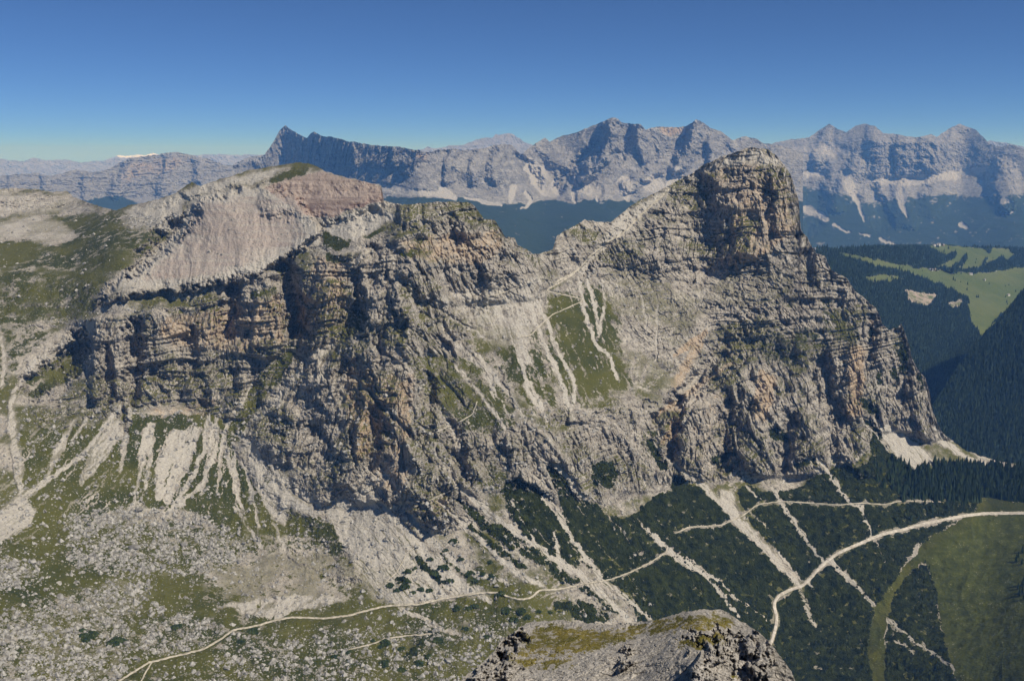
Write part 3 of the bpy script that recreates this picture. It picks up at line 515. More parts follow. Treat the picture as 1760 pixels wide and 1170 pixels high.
for p, a in (([(335,368,16),(300,402,24),(262,440,16),(225,470,12)], 34), ([(1180,694,7),(1235,655,8),(1292,610,6)], 9), ([(1200,532,4),(1330,520,5)], 5), ([(1220,550,5),(1372,533,5)], 6), ([(1270,568,5),(1376,548,6)], 6), ([(1240,508,4),(1362,494,4)], 5), ([(1190,486,4),(1340,470,4)], 4), ([(1100,470,4),(1020,455,4)], 4), ([(1300,590,8),(1240,568,10)], 8),
             ([(1225,735,6),(1270,700,8),(1330,690,6)], 8), ([(1190,770,8),(1240,740,6)], 7), ([(1020,715,8),(1080,700,8),(1120,690,6)], 7), ([(700,655,8),(740,690,8)], 8), ([(560,650,8),(600,640,6),(640,650,8)], 6), ([(470,745,8),(520,730,8),(560,750,6)], 7), ([(600,740,10),(610,800,12)], 9), ([(660,560,10),(650,620,12)], 9), ([(830,430,8),(870,470,8)], 8), ([(760,440,6),(860,425,6)], 6),
             ([(610,470,14),(615,530,16)], 14), ([(665,475,12),(668,530,14)], 12), ([(560,390,12),(590,382,10)], 8), ([(720,360,14),(726,385,12)], 9), ([(775,370,12),(780,410,12)], 9), ([(640,555,12),(700,545,12)], -8), ([(760,545,10),(770,580,12)], 9), ([(860,640,6),(880,700,6)], 4), ([(395,640,18),(400,665,16)], 9), ([(250,650,12),(300,640,12)], -7), ([(450,650,10),(455,690,12)], -7)):
    R.relief(Z['relief'], p, a)
R.poly(Z['rib'], [(570,610),(640,520),(720,430),(900,430),(960,480),(900,560),(960,720),(1010,780),(940,850),(620,870),(430,770),(480,690)], 1, 14)
R.poly(Z['rib'], [(1130,640),(1300,600),(1420,640),(1400,800),(1170,810),(1120,740)], .55, 14)
R.relief(Z['cliff'], [(500,604,30),(470,645,34),(430,695,36),(400,745,34)], -1); R.relief(Z['cliff'], [(600,545,50),(590,575,30)], -1); R.relief(Z['cliff'], [(520,625,16),(470,680,16),(430,730,16)], -1)
for p in ([(560,640,10),(520,700,14),(500,760,10)], [(760,560,14),(830,640,16),(880,720,12)], [(680,600,10),(740,680,12),(790,760,14),(800,820,10)], [(640,790,14),(700,860,18)]): R.relief(Z['cliff'], p, -.7); R.stroke(Z['scree'], p, .55, soft=.9)
for p in ([(1125,716,5),(1165,690,9),(1215,652,8),(1262,622,6)], [(1160,610,8),(1190,588,12),(1215,572,8)], [(1140,760,8),(1160,720,10),(1180,700,8)], [(1310,640,10),(1300,700,14)], [(635,640,14),(625,740,16),(618,790,12)], [(690,660,10),(700,720,12)]): R.stroke(Z['warm'], p, .95, soft=.7)
for p in ([(1125,716,4),(1165,690,6),(1215,652,5),(1262,622,4)], [(600,640,6),(650,690,8),(700,740,6)], [(700,590,5),(760,650,6),(800,700,5)], [(640,590,5),(700,640,5)], [(560,625,5),(470,700,6)], [(820,520,5),(880,560,6)], [(740,520,4),(830,580,5)]): R.stroke(Z['scree'], p, .7, soft=.8)
R.poly(Z['calm'], [(340,350),(440,330),(505,350),(535,405),(480,440),(400,470),(310,485),(230,490),(300,420)], .15, 8)
R.poly(Z['scree'], [(340,350),(440,330),(505,350),(535,405),(480,440),(400,470),(310,485),(210,498),(300,420)], .72, 6); R.poly(Z['red'], [(340,350),(440,330),(505,350),(535,405),(480,440),(400,470),(310,485),(230,490),(300,420)], .60, 8); R.poly(Z['run'], [(340,350),(440,330),(505,350),(545,410),(500,440),(400,480),(310,490),(210,498),(300,420)], 1, 6)
for p in ([(380,700),(560,600),(800,560),(900,780),(760,860),(560,870)], [(960,385),(1200,320),(1200,440),(1050,470),(1000,455)], [(700,855),(780,850),(785,905),(705,910)], [(-200,462),(0,466),(170,468),(185,520),(150,545),(60,560),(-200,560)], [(50,670),(190,640),(215,720),(60,745)], [(1440,760),(1500,750),(1500,810),(1440,810)]): R.poly(Z['cliff'], p, .55, 8)
R.poly(Z['cliff'], [(215,355),(340,320),(540,285),(440,320),(320,345),(240,372)], .7, 4); R.poly(Z['cliff'], [(-200,322),(60,325),(120,340),(195,364),(60,369),(-200,374)], .8, 4)
R.poly(Z['relief'], [(305,392),(345,345),(440,318),(512,340),(552,400),(500,440),(420,480),(330,495),(200,512),(160,520),(240,455)], -26, 3, 'add')
R.poly(Z['cliff'], [(1010,465),(1250,465),(1372,420),(1400,520),(1300,640),(1150,640),(1066,560)], .62, 10); R.poly(Z['scree'], [(1060,470),(1200,480),(1180,600),(1080,620)], .3, 10, 'cut')
for p in ([(210,480),(330,470),(540,400),(560,420),(480,460),(240,515)],): R.poly(Z['cliff'], p, -.3, 6, 'add')
Z['cliff'] *= (1 - .0*Z['grass'])
M.build(lambda s, x, y, z, cl, g: rock_relief(s, x, y, z, np.clip(cl - .65*np.minimum(g['grass0'], 1) - .8*g['pine'] - .5*g['scree0'], 0, 1), g))

def main_split(U, V):
    base = np.interp(U, [-220,0,40,150,215,260,380,400,430,520,640,700,780,850,940,1010,1100,1150,1230,1350,1420,1500,1560,1605,1640,1700,1960],
                        [560,560,690,740,700,735,720,745,790,860,880,920,905,880,800,865,885,790,850,845,810,745,790,800,775,790,815])
    lo = V > base
    div = np.interp(V, [240,440,470,600,720,900], [935,935,960,850,800,760])
    left = (U < div); pl = (U < 330) & (V < np.interp(U, [-220,150,160,205,300,330], [600,560,540,480,400,320]))
    return np.where(lo | pl, 0, np.where(left, 1, 2))
MAT_MAIN = terrain_mat('limestone_and_turf', ledge=.95)
M.emit((main_split, [('terrain', 'grassy valley floor and scree slopes below the cliffs', 'structure'), ('mountain', 'broad layered limestone massif with a grey and reddish cone on top', 'structure'),
                     ('mountain', 'rounded limestone peak with steep walls above a long ridge', 'structure')]), MAT_MAIN)

# ================================================================== ribbons of road and trail
def ribbon(name, sheet, pts, wpx, lift, mat, label, edge=.6):
    P = np.array(pts, float); d = np.hypot(*np.diff(P, axis=0).T); L = np.concatenate([[0], np.cumsum(d)]); n = int(L[-1]/2.2) + 2
    q = np.linspace(0, L[-1], n)
    us = np.interp(q, L, P[:, 0]); vs = np.interp(q, L, P[:, 1])
    us[1:-1] = blur(us[None], 2, 1)[0][1:-1]; vs[1:-1] = blur(vs[None], 2, 1)[0][1:-1]
    us += .9*noise(q/13, q*0, q*0, 7)*(wpx < 5); vs += .9*noise(q/13, q*0 + 5, q*0, 8)*(wpx < 5)
    tu, tv = np.gradient(us), np.gradient(vs); l = np.hypot(tu, tv) + 1e-6; nu, nv = -tv/l, tu/l
    rows = []; c3, _ = sheet.sample(us, vs)
    for k in (-1, -.5, 0, .5, 1):
        ww = wpx/2*k*(1 + edge*noise(q/5, q*0 + k, q*0, 17))
        p, r = sheet.sample(us + nu*ww, vs + nv*ww); dx, dy, e = ray(us + nu*ww, vs + nv*ww); r = r - lift*(.75 + .9*noise(q/7, q*0 + k*.6, q*0, 19)) - (.4 if abs(k) < 1 else 0)*lift
        rows.append(np.stack([dx*r, dy*r, e*r + CAMZ], 1))
    V = np.stack(rows, 1).reshape(-1, 3); idx = np.arange(len(V)).reshape(n, 5)
    q4 = np.stack([idx[:-1,:-1], idx[:-1,1:], idx[1:,1:], idx[1:,:-1]], 2).reshape(-1, 4)
    return tag(link(name, mesh_np(name, V, q4, mat, True)), label, None, None, 'structure')
MAT_ROAD = plain_mat('pale_gravel', (.34,.30,.25), (.54,.49,.42), .18, bump=.3)
MAT_TRAIL = plain_mat('trodden_gravel', (.28,.25,.19), (.48,.43,.35), .2, bump=.3)
ribbon('road', M, ROAD, 5.0, 1.6, MAT_ROAD, 'pale gravel road winding down past the valley meadow', .3)
for p, wpx, lab in ((TRAIL_TOP, 1.9, 'footpath contouring high through the dwarf pines'), (TRAIL_MID, 2.1, 'footpath dropping through the dwarf pines to the scree'), (PATH_LOW, 3.2, 'broad pale footpath crossing the grassy valley floor'), (PATH_FORK, 2.6, 'short fork of the valley footpath'),
                    (TRAIL_CRAG, 2, 'thin path curving over the grassy shoulder'), (TRAIL_SLOPE, 1.8, 'zigzag path climbing the striped grass slope to the col'), (TRAIL_FACE, 1.8, 'faint path crossing the rocky face'), (TRAIL_RIDGE, 3, 'pale path climbing the ridge from the col'),
                    (TRAIL_OLD, 2.4, 'faint path in the turf below the main footpath'), (TRAIL_SCREE, 1.8, 'faint path over the pale scree cone'), (TRAIL_TOWER, 1.8, 'faint path above the small rock tower')):
    ribbon('path', M, p, wpx, 1.6, MAT_TRAIL, lab)

# ================================================================== FAR RANGES
def far_relief(gul=1, amp=1): return lambda s, x, y, z, cl, g: rock_relief(s, x, y, z, np.clip(cl - .9*g['pine'] - .7*g['scree'] - .8*g['grass'], 0, 1), g, amp, gul, .35)
FAR_ROCK = ((.125,.120,.115), (.315,.298,.275))
MAT_FAR = terrain_mat('distant_limestone', 3.6, FAR_ROCK, (.40,.375,.34), pine=((.012,.022,.012), (.03,.045,.02)), specks=0)
# sheer wall with the spire, and the high plateau peaks behind the col
SKY_B = [(400,285),(440,275),(455,265),(463,255),(472,240),(480,225),(490,215),(497,221),(510,229),(528,238),(534,230),(540,226),(552,234),(575,236),(600,243),(640,250),(680,252),(715,258),(735,262),(752,258),(780,256),(800,258),(830,255),(850,250),(862,247),(880,251),(895,266),(905,258),(930,240),(937,237),(945,243),(962,235),(990,228),(1010,220),(1035,210),(1052,202),(1062,204),(1068,210),(1100,214),(1110,223),(1130,217),(1150,218),(1175,219),(1186,213),(1197,205),(1208,211),(1220,219),(1240,227),(1260,241),(1275,235),(1300,238),(1312,246),(1340,250),(1380,262)]
PB = {400:(460,6800,[(350,9),(318,26),(290,34),(262,45)]), 490:(460,7500,[(345,9),(318,26),(285,40),(215,66)]), 600:(460,6100,[(345,9),(318,27),(285,42),(243,66)]), 720:(460,5600,[(345,9),(322,27),(262,38),(256,50)]),
 880:(460,6000,[(350,9),(325,24),(245,36)]), 930:(460,6300,[(350,9),(330,22),(290,26),(245,34)]), 1050:(460,6300,[(350,10),(320,25),(270,36),(203,42)]), 1190:(460,6600,[(345,10),(320,25),(270,36),(207,42)]), 1380:(460,6900,[(345,10),(320,25),(247,36)])}
B = Sheet(400, 1380, 460, SKY_B, PB, 1.1, 300, S=2.4, jag=1.4, warp=.5, bu=10, bv=4, post=lambda s, U, V, g: g.__setitem__('pine', g['pine']*(.84 + .45*noise(U/16, V/8, U*0, 461) + .3*noise(U/5, V/3, U*0, 462)))); R = B.R; Z = B.z
R.poly(Z['pine'], [(380,338),(650,340),(800,340),(850,354),(880,348),(900,352),(925,345),(960,343),(985,352),(1010,342),(1060,346),(1110,340),(1150,350),(1400,345),(1400,480),(380,480)], 1.1, 3)
for p in ([(655,322,12),(700,330,10),(770,334,6)], [(800,340,4),(835,348,6),(862,354,4)], [(882,322,12),(878,345,8)], [(903,330,8),(912,345,6),(905,355,4),(895,360,3)], [(985,330,10),(988,350,4)], [(1030,325,12),(1026,345,4)], [(1075,315,30),(1078,345,8)], [(1120,315,30),(1150,330,20)], [(1160,300,30),(1160,335,30)], [(910,290,20),(935,300,30),(950,330,20)], [(760,330,20),(780,340,10)], [(570,322,20),(640,325,16)], [(1000,315,30),(1020,330,20)]):
    R.stroke(Z['scree'], p, .95, soft=.6); R.stroke(Z['pine'], p, .9, 'cut', .5)
R.poly(Z['scree'], [(898,266),(915,270),(940,300),(965,325),(940,340),(915,320),(905,290)], .9, 3)
R.poly(Z['warm'], [(1130,215),(1180,215),(1180,232),(1135,235)], .7, 3); R.poly(Z['warm'], [(700,255),(740,262),(735,280),(705,272)], .6, 3)
R.poly(Z['cliff'], [(480,225),(490,215),(600,243),(720,258),(715,285),(600,285),(480,290)], .8, 3)
for p, a in (([(545,232,8),(546,268,6)], -90), ([(607,245,6),(608,280,8)], -70), ([(676,252,8),(678,285,8)], -80), ([(720,262,14),(700,290,20)], -120), ([(475,240,8),(450,285,24)], -100), ([(1050,210,20),(1052,250,24),(1000,300,30)], -260), ([(1075,225,30),(1060,260,30)], 200), ([(1197,208,16),(1190,250,24),(1165,290,24)], -220), ([(1170,225,24),(1160,260,30)], 160), ([(1220,240,16),(1230,290,20)], -120), ([(1030,250,20),(985,300,24),(960,320,16)], 180), ([(860,255,20),(850,300,24)], -100), ([(820,265,16),(815,310,18)], -80), ([(775,262,16),(770,305,18)], -90), ([(1100,220,20),(1110,270,20)], -120), ([(930,245,24),(965,280,30)], -90), ([(1130,290,20),(1080,320,20)], -110), ([(890,270,16),(920,310,20)], 120)): R.relief(Z['relief'], p, a)
B.build(lambda s, x, y, z, cl, g: far_relief(1, 1.7)(s, x, y, z, np.clip(cl + .15, 0, 1), g) - 95*ridged(x/760, y/900, z/1300, 3, 401)*(1 - .5*g['scree']))
B.emit((None, [('mountain_range', 'sheer dark wall with a pointed spire running into high banded peaks beyond the col', 'structure')]), MAT_FAR, 6)
# snowless high peaks on the right, across the wide valley
SKY_C = [(1270,262),(1320,249),(1340,243),(1375,238),(1390,236),(1400,230),(1425,213),(1440,222),(1455,227),(1470,216),(1488,213),(1505,218),(1518,229),(1530,229),(1550,233),(1575,236),(1590,233),(1600,231),(1610,236),(1630,222),(1650,213),(1665,219),(1680,225),(1690,236),(1700,248),(1720,252),(1735,249),(1760,256),(1800,262),(1960,255)]
PC = {1270:(460,8800,[(420,3),(345,12),(300,25),(245,24)]), 1425:(460,8800,[(425,3),(350,11),(300,25),(213,26)]), 1500:(460,8800,[(425,3),(350,11),(310,20),(240,46),(215,24)]), 1590:(460,8800,[(425,3),(350,11),(310,18),(242,50),(230,22)]), 1650:(460,8800,[(425,3),(350,10),(310,14),(240,40),(214,24)]), 1740:(460,8500,[(425,3),(350,11),(300,15),(250,35)]), 1960:(460,8500,[(425,3),(350,11),(300,15),(250,35)])}
C = Sheet(1270, 1960, 460, SKY_C, PC, 1.2, 260, S=2.0, jag=1.2, warp=.5, post=lambda s, U, V, g: g.__setitem__('pine', g['pine']*(1 + .35*noise(U/13, V/9, U*0, 451) + .3*noise(U/5, V/4, U*0, 452))), bu=10, bv=4); R = C.R; Z = C.z
R.poly(Z['pine'], [(1270,330),(1380,318),(1450,330),(1500,345),(1560,335),(1620,330),(1700,335),(1760,330),(1960,320),(1960,480),(1270,480)], .72, 9)
R.poly(Z['scree'], [(1370,302),(1400,290),(1430,296),(1415,306)], .9, 3); R.poly(Z['scree'], [(1490,310),(1530,303),(1580,300),(1640,292),(1700,286),(1705,295),(1640,310),(1560,320),(1500,318)], .95, 3); R.poly(Z['scree'], [(1330,252),(1420,245),(1480,262),(1440,272),(1340,275)], .6, 5)
for p in ([(1455,300,16),(1465,330,14),(1475,350,8)], [(1545,325,14),(1550,355,8),(1558,372,3)], [(1432,386,5),(1445,393,5),(1460,398,3)], [(1478,402,3),(1495,406,4)], [(1513,411,6),(1522,416,5),(1545,420,3)], [(1725,345,10),(1735,350,4)], [(1650,385,8),(1660,392,8)], [(1725,370,3),(1740,363,3)], [(1385,360,14),(1420,375,10)], [(1475,350,6),(1485,380,3)]):
    R.stroke(Z['scree'], p, .8, soft=.6); R.stroke(Z['pine'], p, .75, 'cut', .5)
R.poly(Z['pine'], [(1690,290),(1760,280),(1760,320),(1690,330)], .35, 8, 'cut')
for p, a in (([(1425,216,10),(1410,260,30)], -90), ([(1440,235,30),(1430,280,30)], 25), ([(1500,225,20),(1510,290,30),(1500,330,30)], -70), ([(1470,290,30),(1440,350,30)], -200), ([(1550,240,20),(1552,300,16)], -50), ([(1600,240,20),(1605,290,20)], -50), ([(1650,220,20),(1620,270,24)], -80), ([(1575,240,10),(1578,290,10)], 50), ([(1530,240,10),(1535,290,10)], 50), ([(1720,300,40),(1730,340,40)], -260), ([(1400,300,40),(1390,380,40)], 200), ([(1550,330,30),(1560,380,30)], -150), ([(1620,320,40),(1600,350,40)], -150), ([(1500,330,20),(1520,380,26)], 200)): R.relief(Z['relief'], p, a)
C.build(lambda s, x, y, z, cl, g: far_relief(1, 1.7)(s, x, y, z, np.clip(cl + .3, 0, 1), g) - 150*ridged(x/1300 + z/2600, y/1600, z/2400, 3, 411)*(1 - .5*g['scree'])*smooth(2, 18, s.vbot - s.V - 18))
C.emit((None, [('mountain_range', 'high grey peaks above pale screes on the far side of the wide valley', 'structure')]), MAT_FAR, 6)
# low pinkish range on the left
SKY_D = [(-200,300),(0,303),(30,299),(60,297),(85,303),(110,297),(130,292),(160,297),(190,290),(205,280),(222,272),(250,268),(280,264),(300,262),(318,264),(340,270),(360,274),(385,284),(400,283),(415,275),(430,270),(450,266),(470,262),(520,262)]
PD = {-200:(400,9000,[(340,6),(300,16)]), 0:(400,9000,[(340,6),(300,16)]), 150:(400,9000,[(340,6),(290,18)]), 300:(400,9000,[(340,7),(264,20)]), 520:(400,9000,[(340,7),(266,20)])}
D = Sheet(-200, 520, 400, SKY_D, PD, 1.2, 170, S=2.6, jag=1.8, warp=.6, bu=10, bv=4); R = D.R; Z = D.z
R.poly(Z['pine'], [(140,345),(200,335),(240,350),(240,400),(120,400)], .9, 4); R.poly(Z['pine'], [(-200,355),(100,345),(130,400),(-200,400)], .5, 4); R.poly(Z['warm'], [(210,275),(300,265),(330,275),(300,300),(200,320)], .55, 6); R.poly(Z['scree'], [(330,270),(400,290),(430,275),(470,268),(470,280),(380,296)], .6, 4)
for p, a in (([(230,280,20),(200,330,24)], -180), ([(290,270,16),(280,330,24)], -180), ([(340,280,16),(350,320,20)], -150), ([(150,300,16),(150,340,16)], -120), ([(80,305,16),(80,340,16)], -120), ([(20,305,16),(15,340,16)], -100)): R.relief(Z['relief'], p, a)
D.build(lambda s, x, y, z, cl, g: rock_relief(s, x, y, z, np.clip(.75 - .7*g['pine'] + 0*cl, 0, 1), g, 1.3) - 150*ridged(x/1000, y/1200, z/1800, 3, 421))
D.emit((None, [('mountain_range', 'low ragged pinkish range far off on the left', 'structure')]), MAT_FAR, 6)
# last ridges on the horizon
def far_ridge(name, pts, r0, vb, mat, label, jag, S, snow=None):
    prof = {u: (vb, r0, [(vb - 6, 6), (200, 22)]) for u in (pts[0][0], pts[-1][0])}
    h = Sheet(pts[0][0], pts[-1][0], vb, pts, prof, 2, 40, S=S, jag=jag, warp=.4); h.z['scree'] += .2
    if snow: h.R.poly(h.z['scree'], snow, 1.3, 1)
    h.build(lambda s, x, y, z, cl, g: rock_relief(s, x, y, z, cl*0 + .6, g, .8)); h.emit((None, [(name, label, 'structure')]), mat, 4)
MAT_RIDGE = terrain_mat('remote_ridge', 12, ((.16,.15,.14), (.32,.30,.28)), (.40,.38,.35), specks=0)
MAT_SNOW = terrain_mat('remote_snow_ridge', 12, ((.20,.19,.19), (.36,.34,.33)), (.93,.94,.97), specks=0)
far_ridge('mountain_ridge', [(-200,276),(0,274),(40,277),(56,271),(80,276),(110,274),(140,280),(180,276),(200,272),(240,270),(300,268),(360,266),(440,266),(520,262)], 26000, 330, MAT_RIDGE, 'long blue ridge on the left horizon', 1.6, 12)
far_ridge('mountain_ridge', [(180,275),(205,267),(222,268),(236,266),(250,267),(262,263),(275,266),(290,268),(310,275)], 42000, 300, MAT_SNOW, 'small snow covered ridge on the left horizon', .8, 16, [(195,262),(300,262),(300,272),(205,271)])
far_ridge('mountain_ridge', [(700,262),(725,257),(735,252),(750,256),(770,251),(790,250),(805,246),(818,240),(835,236),(845,238),(852,231),(868,230),(880,231),(892,238),(905,246),(930,255)], 19000, 300, MAT_RIDGE, 'small pale blue massif behind the high plateau', 1.6, 7)
far_ridge('mountain_ridge', [(1680,256),(1700,242),(1730,245),(1745,250),(1800,258)], 19000, 300, MAT_RIDGE, 'pale summit behind the right hand peaks', 1.2, 7)

# ================================================================== MIDDLE DISTANCE: forest valley and meadows on the right
SKY_E = [(1360,440),(1395,430),(1410,424),(1440,427),(1470,424),(1500,421),(1560,420),(1600,420),(1620,419),(1660,423),(1740,424),(1760,425),(1960,422)]
PE = {1360:(830,2300,[(620,15),(480,17),(436,8),(425,5)]), 1500:(830,2500,[(620,14),(500,17),(450,8),(423,5)]), 1600:(830,2700,[(640,13),(560,17),(460,6),(425,5)]), 1700:(830,2900,[(700,12),(560,15),(460,5),(425,4)]), 1760:(830,3000,[(700,11),(560,14),(460,4),(420,3)]), 1960:(830,3000,[(700,11),(560,14),(460,4),(420,3)])}
E_ = Sheet(1360, 1960, 830, SKY_E, PE, 1.6, 260, S=2.4, jag=.5, warp=.6); R = E_.R; Z = E_.z
Z['pine'] += 1
MEADS = [[(1592,424),(1640,421),(1700,428),(1738,428),(1742,440),(1720,452),(1690,458),(1650,462),(1612,458),(1600,450),(1630,440)], [(1440,434),(1470,438),(1530,450),(1580,460),(1640,468),(1700,462),(1760,455),(1960,450),(1960,500),(1760,512),(1720,540),(1700,545),(1690,530),(1660,512),(1620,490),(1560,470),(1500,455),(1450,440)], [(1478,478),(1510,472),(1560,476),(1530,482),(1500,484)], [(1662,520),(1682,512),(1700,545),(1720,540),(1700,560),(1690,582),(1668,552)], [(1700,560),(1730,540),(1740,555),(1700,575)]]
for p in MEADS: R.poly(Z['pine'], p, 1, 1.2, 'cut'); R.poly(Z['grass'], p, 1.2, 1.2)
for p in ([(1550,497),(1590,500),(1615,505),(1600,525),(1565,522)], [(1630,515),(1660,512),(1650,530),(1630,528)]): R.poly(Z['pine'], p, .8, 3, 'cut'); R.poly(Z['grass'], p, .5, 3); R.poly(Z['red'], p, .6, 3)
for p in ([(1638,440,12),(1600,455,14)], [(1660,440,6),(1640,462,8)], [(1720,450,18),(1700,458,8)], [(1695,445,5),(1690,455,5)], [(1610,462,5),(1690,466,7),(1760,455,6)], [(1690,425,4),(1700,430,6)], [(1740,430,10),(1760,440,16)]): R.stroke(Z['pine'], p, .9, soft=.5)
R.stroke(Z['scree'], [(1500,440,2),(1560,455,2),(1600,463,2),(1670,470,2),(1760,462,2)], .9); R.stroke(Z['scree'], [(1640,452,1.5),(1670,450,1.5),(1678,458,1.5)], .9); R.stroke(Z['scree'], [(1400,425,3),(1425,427,3)], .9)
Z['lush'] += .25
E_.build(lambda s, x, y, z, cl, g: rock_relief(s, x, y, z, cl*0, g, .6, .3) - 45*ridged(x/520, y/700, z/900, 2, 431)*smooth(.4, .9, g['pine']))
MAT_VAL = terrain_mat('forest_floor_and_pasture', 3, grass=((.075,.105,.028), (.115,.135,.045)), pine=((.010,.020,.010), (.020,.034,.014)), specks=0)
E_.emit((None, [('hills', 'forested slopes and pastures across the valley on the right', 'structure')]), MAT_VAL, 5, drop=.35, smooth_=True)
SKY_H = [(1600,700),(1640,640),(1665,605),(1685,580),(1705,560),(1730,532),(1760,496),(1800,470),(1960,430)]
PH = {u: (860, 2350, [(700,20),(400,24)]) for u in (1600, 1960)}
H = Sheet(1600, 1960, 860, SKY_H, PH, 2, 200, S=2, jag=1.5, warp=.6); H.z['pine'] += 1
H.build(lambda s, x, y, z, cl, g: rock_relief(s, x, y, z, cl*0, g, .8, .5) - 40*ridged(x/300, y/400, z/900, 2, 441)); H.emit((None, [('hill', 'dark wooded hillside rising at the right edge', 'structure')]), MAT_VAL, 6, drop=.3, smooth_=True)
# ground sheet out to the horizon
me = mesh_np('ground', [(-90000,-3000,340),(90000,-3000,340),(90000,60000,340),(-90000,60000,340)], [(0,1,2,3)], plain_mat('valley_ground', (.02,.035,.015), (.05,.07,.03), .004))
tag(link('ground', me), 'dark valley ground reaching the horizon', None, None, 'structure')

# ================================================================== FOREGROUND CRAG
SKY_F = [(740,1250),(785,1180),(800,1160),(815,1150),(835,1132),(850,1118),(858,1102),(868,1095),(880,1090),(893,1078),(905,1070),(930,1066),(960,1064),(1000,1070),(1050,1073),(1090,1069),(1120,1066),(1150,1057),(1180,1050),(1205,1047),(1235,1047),(1252,1052),(1266,1062),(1285,1074),(1305,1085),(1322,1102),(1335,1118),(1350,1138),(1362,1158),(1372,1180),(1380,1250)]
PF = {740:(1330,110,[(1200,20),(1150,14),(1040,-6)]), 900:(1330,104,[(1180,12),(1120,-6),(1040,-9)]), 1100:(1330,100,[(1200,14),(1140,-4),(1040,-8)]), 1200:(1330,100,[(1190,34),(1140,6),(1040,-8)]), 1290:(1330,104,[(1190,36),(1140,12),(1060,-8)]), 1380:(1330,108,[(1180,44),(1120,26)])}
Fg = Sheet(740, 1380, 1330, SKY_F, PF, 1.25, 240, v0=1035, S=.085, jag=2.2, bu=12, bv=6, warp=2.0); R = Fg.R; Z = Fg.z
for p, v in (([(880,1085),(960,1070),(1060,1078),(1180,1055),(1240,1050),(1280,1075),(1240,1080),(1100,1095),(1020,1120),(900,1130),(870,1145),(900,1110)], .60), ([(1150,1105),(1200,1092),(1260,1092),(1240,1106),(1190,1116)], .85), ([(870,1125),(960,1120),(1010,1135),(950,1150),(870,1146)], .6), ([(1345,1130),(1355,1150),(1345,1150)], .6), ([(1260,1150),(1290,1165),(1250,1180)], .6)): R.poly(Z['grass'], p, v, 5)
for p, a in (([(862,1108,20),(885,1098,26)], 3.5), ([(1262,1120,12),(1264,1160,14)], 1.2), ([(1300,1110,30),(1310,1160,30)], -3), ([(1190,1090,10),(1280,1095,8)], 1.2), ([(1230,1120,24),(1200,1160,30)], -2), ([(1080,1135,16),(1086,1138,14)], -2), ([(820,1170,20),(880,1140,20)], -1.5)): R.relief(Z['relief'], p, a)
R.poly(Z['warm'], [(1200,1115),(1260,1115),(1250,1160),(1200,1150)], .4, 8); R.poly(Z['cliff'], [(1200,1110),(1400,1100),(1400,1250),(1180,1250)], .5, 10); R.poly(Z['cliff'], [(740,1050),(1400,1040),(1400,1330),(740,1330)], .55, 4)
Fg.build(lambda s, x, y, z, cl, g: rock_relief(s, x, y, z, cl*(1-.4*np.minimum(1, g['grass'])), g, .8))
MAT_CRAG = terrain_mat('crag_limestone', .085, ((.22,.20,.17), (.46,.42,.365)), (.44,.41,.35), ((.075,.075,.016), (.165,.135,.030)), specks=.5)
Fg.emit((None, [('rock_outcrop', 'rounded mossy limestone crag close below the viewpoint', 'structure')]), MAT_CRAG, 10, 35, 1.3)

# ================================================================== PLANTS, TREES, STONES
def scatter(TV, TF, pos, sc_, rot, jit=.0, tilt=None):
    """many jittered copies of one template merged into a single mesh"""
    n = len(pos); TV = np.asarray(TV, float); TF = np.asarray(TF)
    v = np.repeat(TV[None], n, 0)
    if jit: v = v*(1 + RNG.uniform(-jit, jit, (n, len(TV), 3)))
    sc_ = np.asarray(sc_); sc_ = sc_[:, None]*np.ones(3) if sc_.ndim == 1 else sc_
    v = v*sc_[:, None, :]; c, s_ = np.cos(rot)[:, None], np.sin(rot)[:, None]
    x = v[..., 0]*c - v[..., 1]*s_; y = v[..., 0]*s_ + v[..., 1]*c; v = np.stack([x, y, v[..., 2]], 2) + pos[:, None, :]
    f = TF[None] + (np.arange(n)*len(TV))[:, None, None]
    return v.reshape(-1, 3), f.reshape(-1, TF.shape[1])
OCT_V = [(1,0,.15),(0,1,.1),(-1,0,.1),(0,-1,.15),(0,0,1),(.7,.7,-.5),(-.7,.7,-.5),(-.7,-.7,-.5),(.7,-.7,-.5)]
OCT_F = [(0,1,4),(1,2,4),(2,3,4),(3,0,4),(0,5,1),(1,6,2),(2,7,3),(3,8,0)]
def in_poly(u, v, pts):
    ins = np.zeros(len(u), bool); n = len(pts)
    for k in range(n):
        x1, y1 = pts[k]; x2, y2 = pts[(k+1) % n]
        if y1 != y2: ins ^= ((y1 > v) != (y2 > v)) & (u < (x2-x1)*(v-y1)/(y2-y1) + x1)
    return ins
def spread(sheet, n, box, keep):
    """n points evenly over the ground inside box where keep(u,v,fields) > random"""
    out = []; tot = 0
    while tot < n:
        u = RNG.uniform(box[0], box[1], 60000); v = RNG.uniform(box[2], box[3], 60000)
        x = np.clip((u - sheet.u[0])/(sheet.u[1]-sheet.u[0]), 0, len(sheet.u)-1.001); i = x.astype(int)
        t = sheet.tinv(sheet.crest[i], sheet.cs[i], v); t = np.where(v < sheet.crest[i] + 1, -1, t); j = np.clip(t*(len(sheet.t)-1), 0, len(sheet.t)-1.001).astype(int)
        r = sheet.r[j, i]; g = {k: a[j, i] for k, a in sheet.g.items()}
        ok = (t > .002) & (t < 1) & (RNG.random(len(u)) < keep(u, v, g)*(r/r.max())**1.6)
        out.append(np.stack([u[ok], v[ok]], 1)); tot += ok.sum()
        if len(out) > 120: break
    return np.concatenate(out)[:n]
def pts3(sheet, uv): return sheet.sample(uv[:, 0], uv[:, 1])[0]

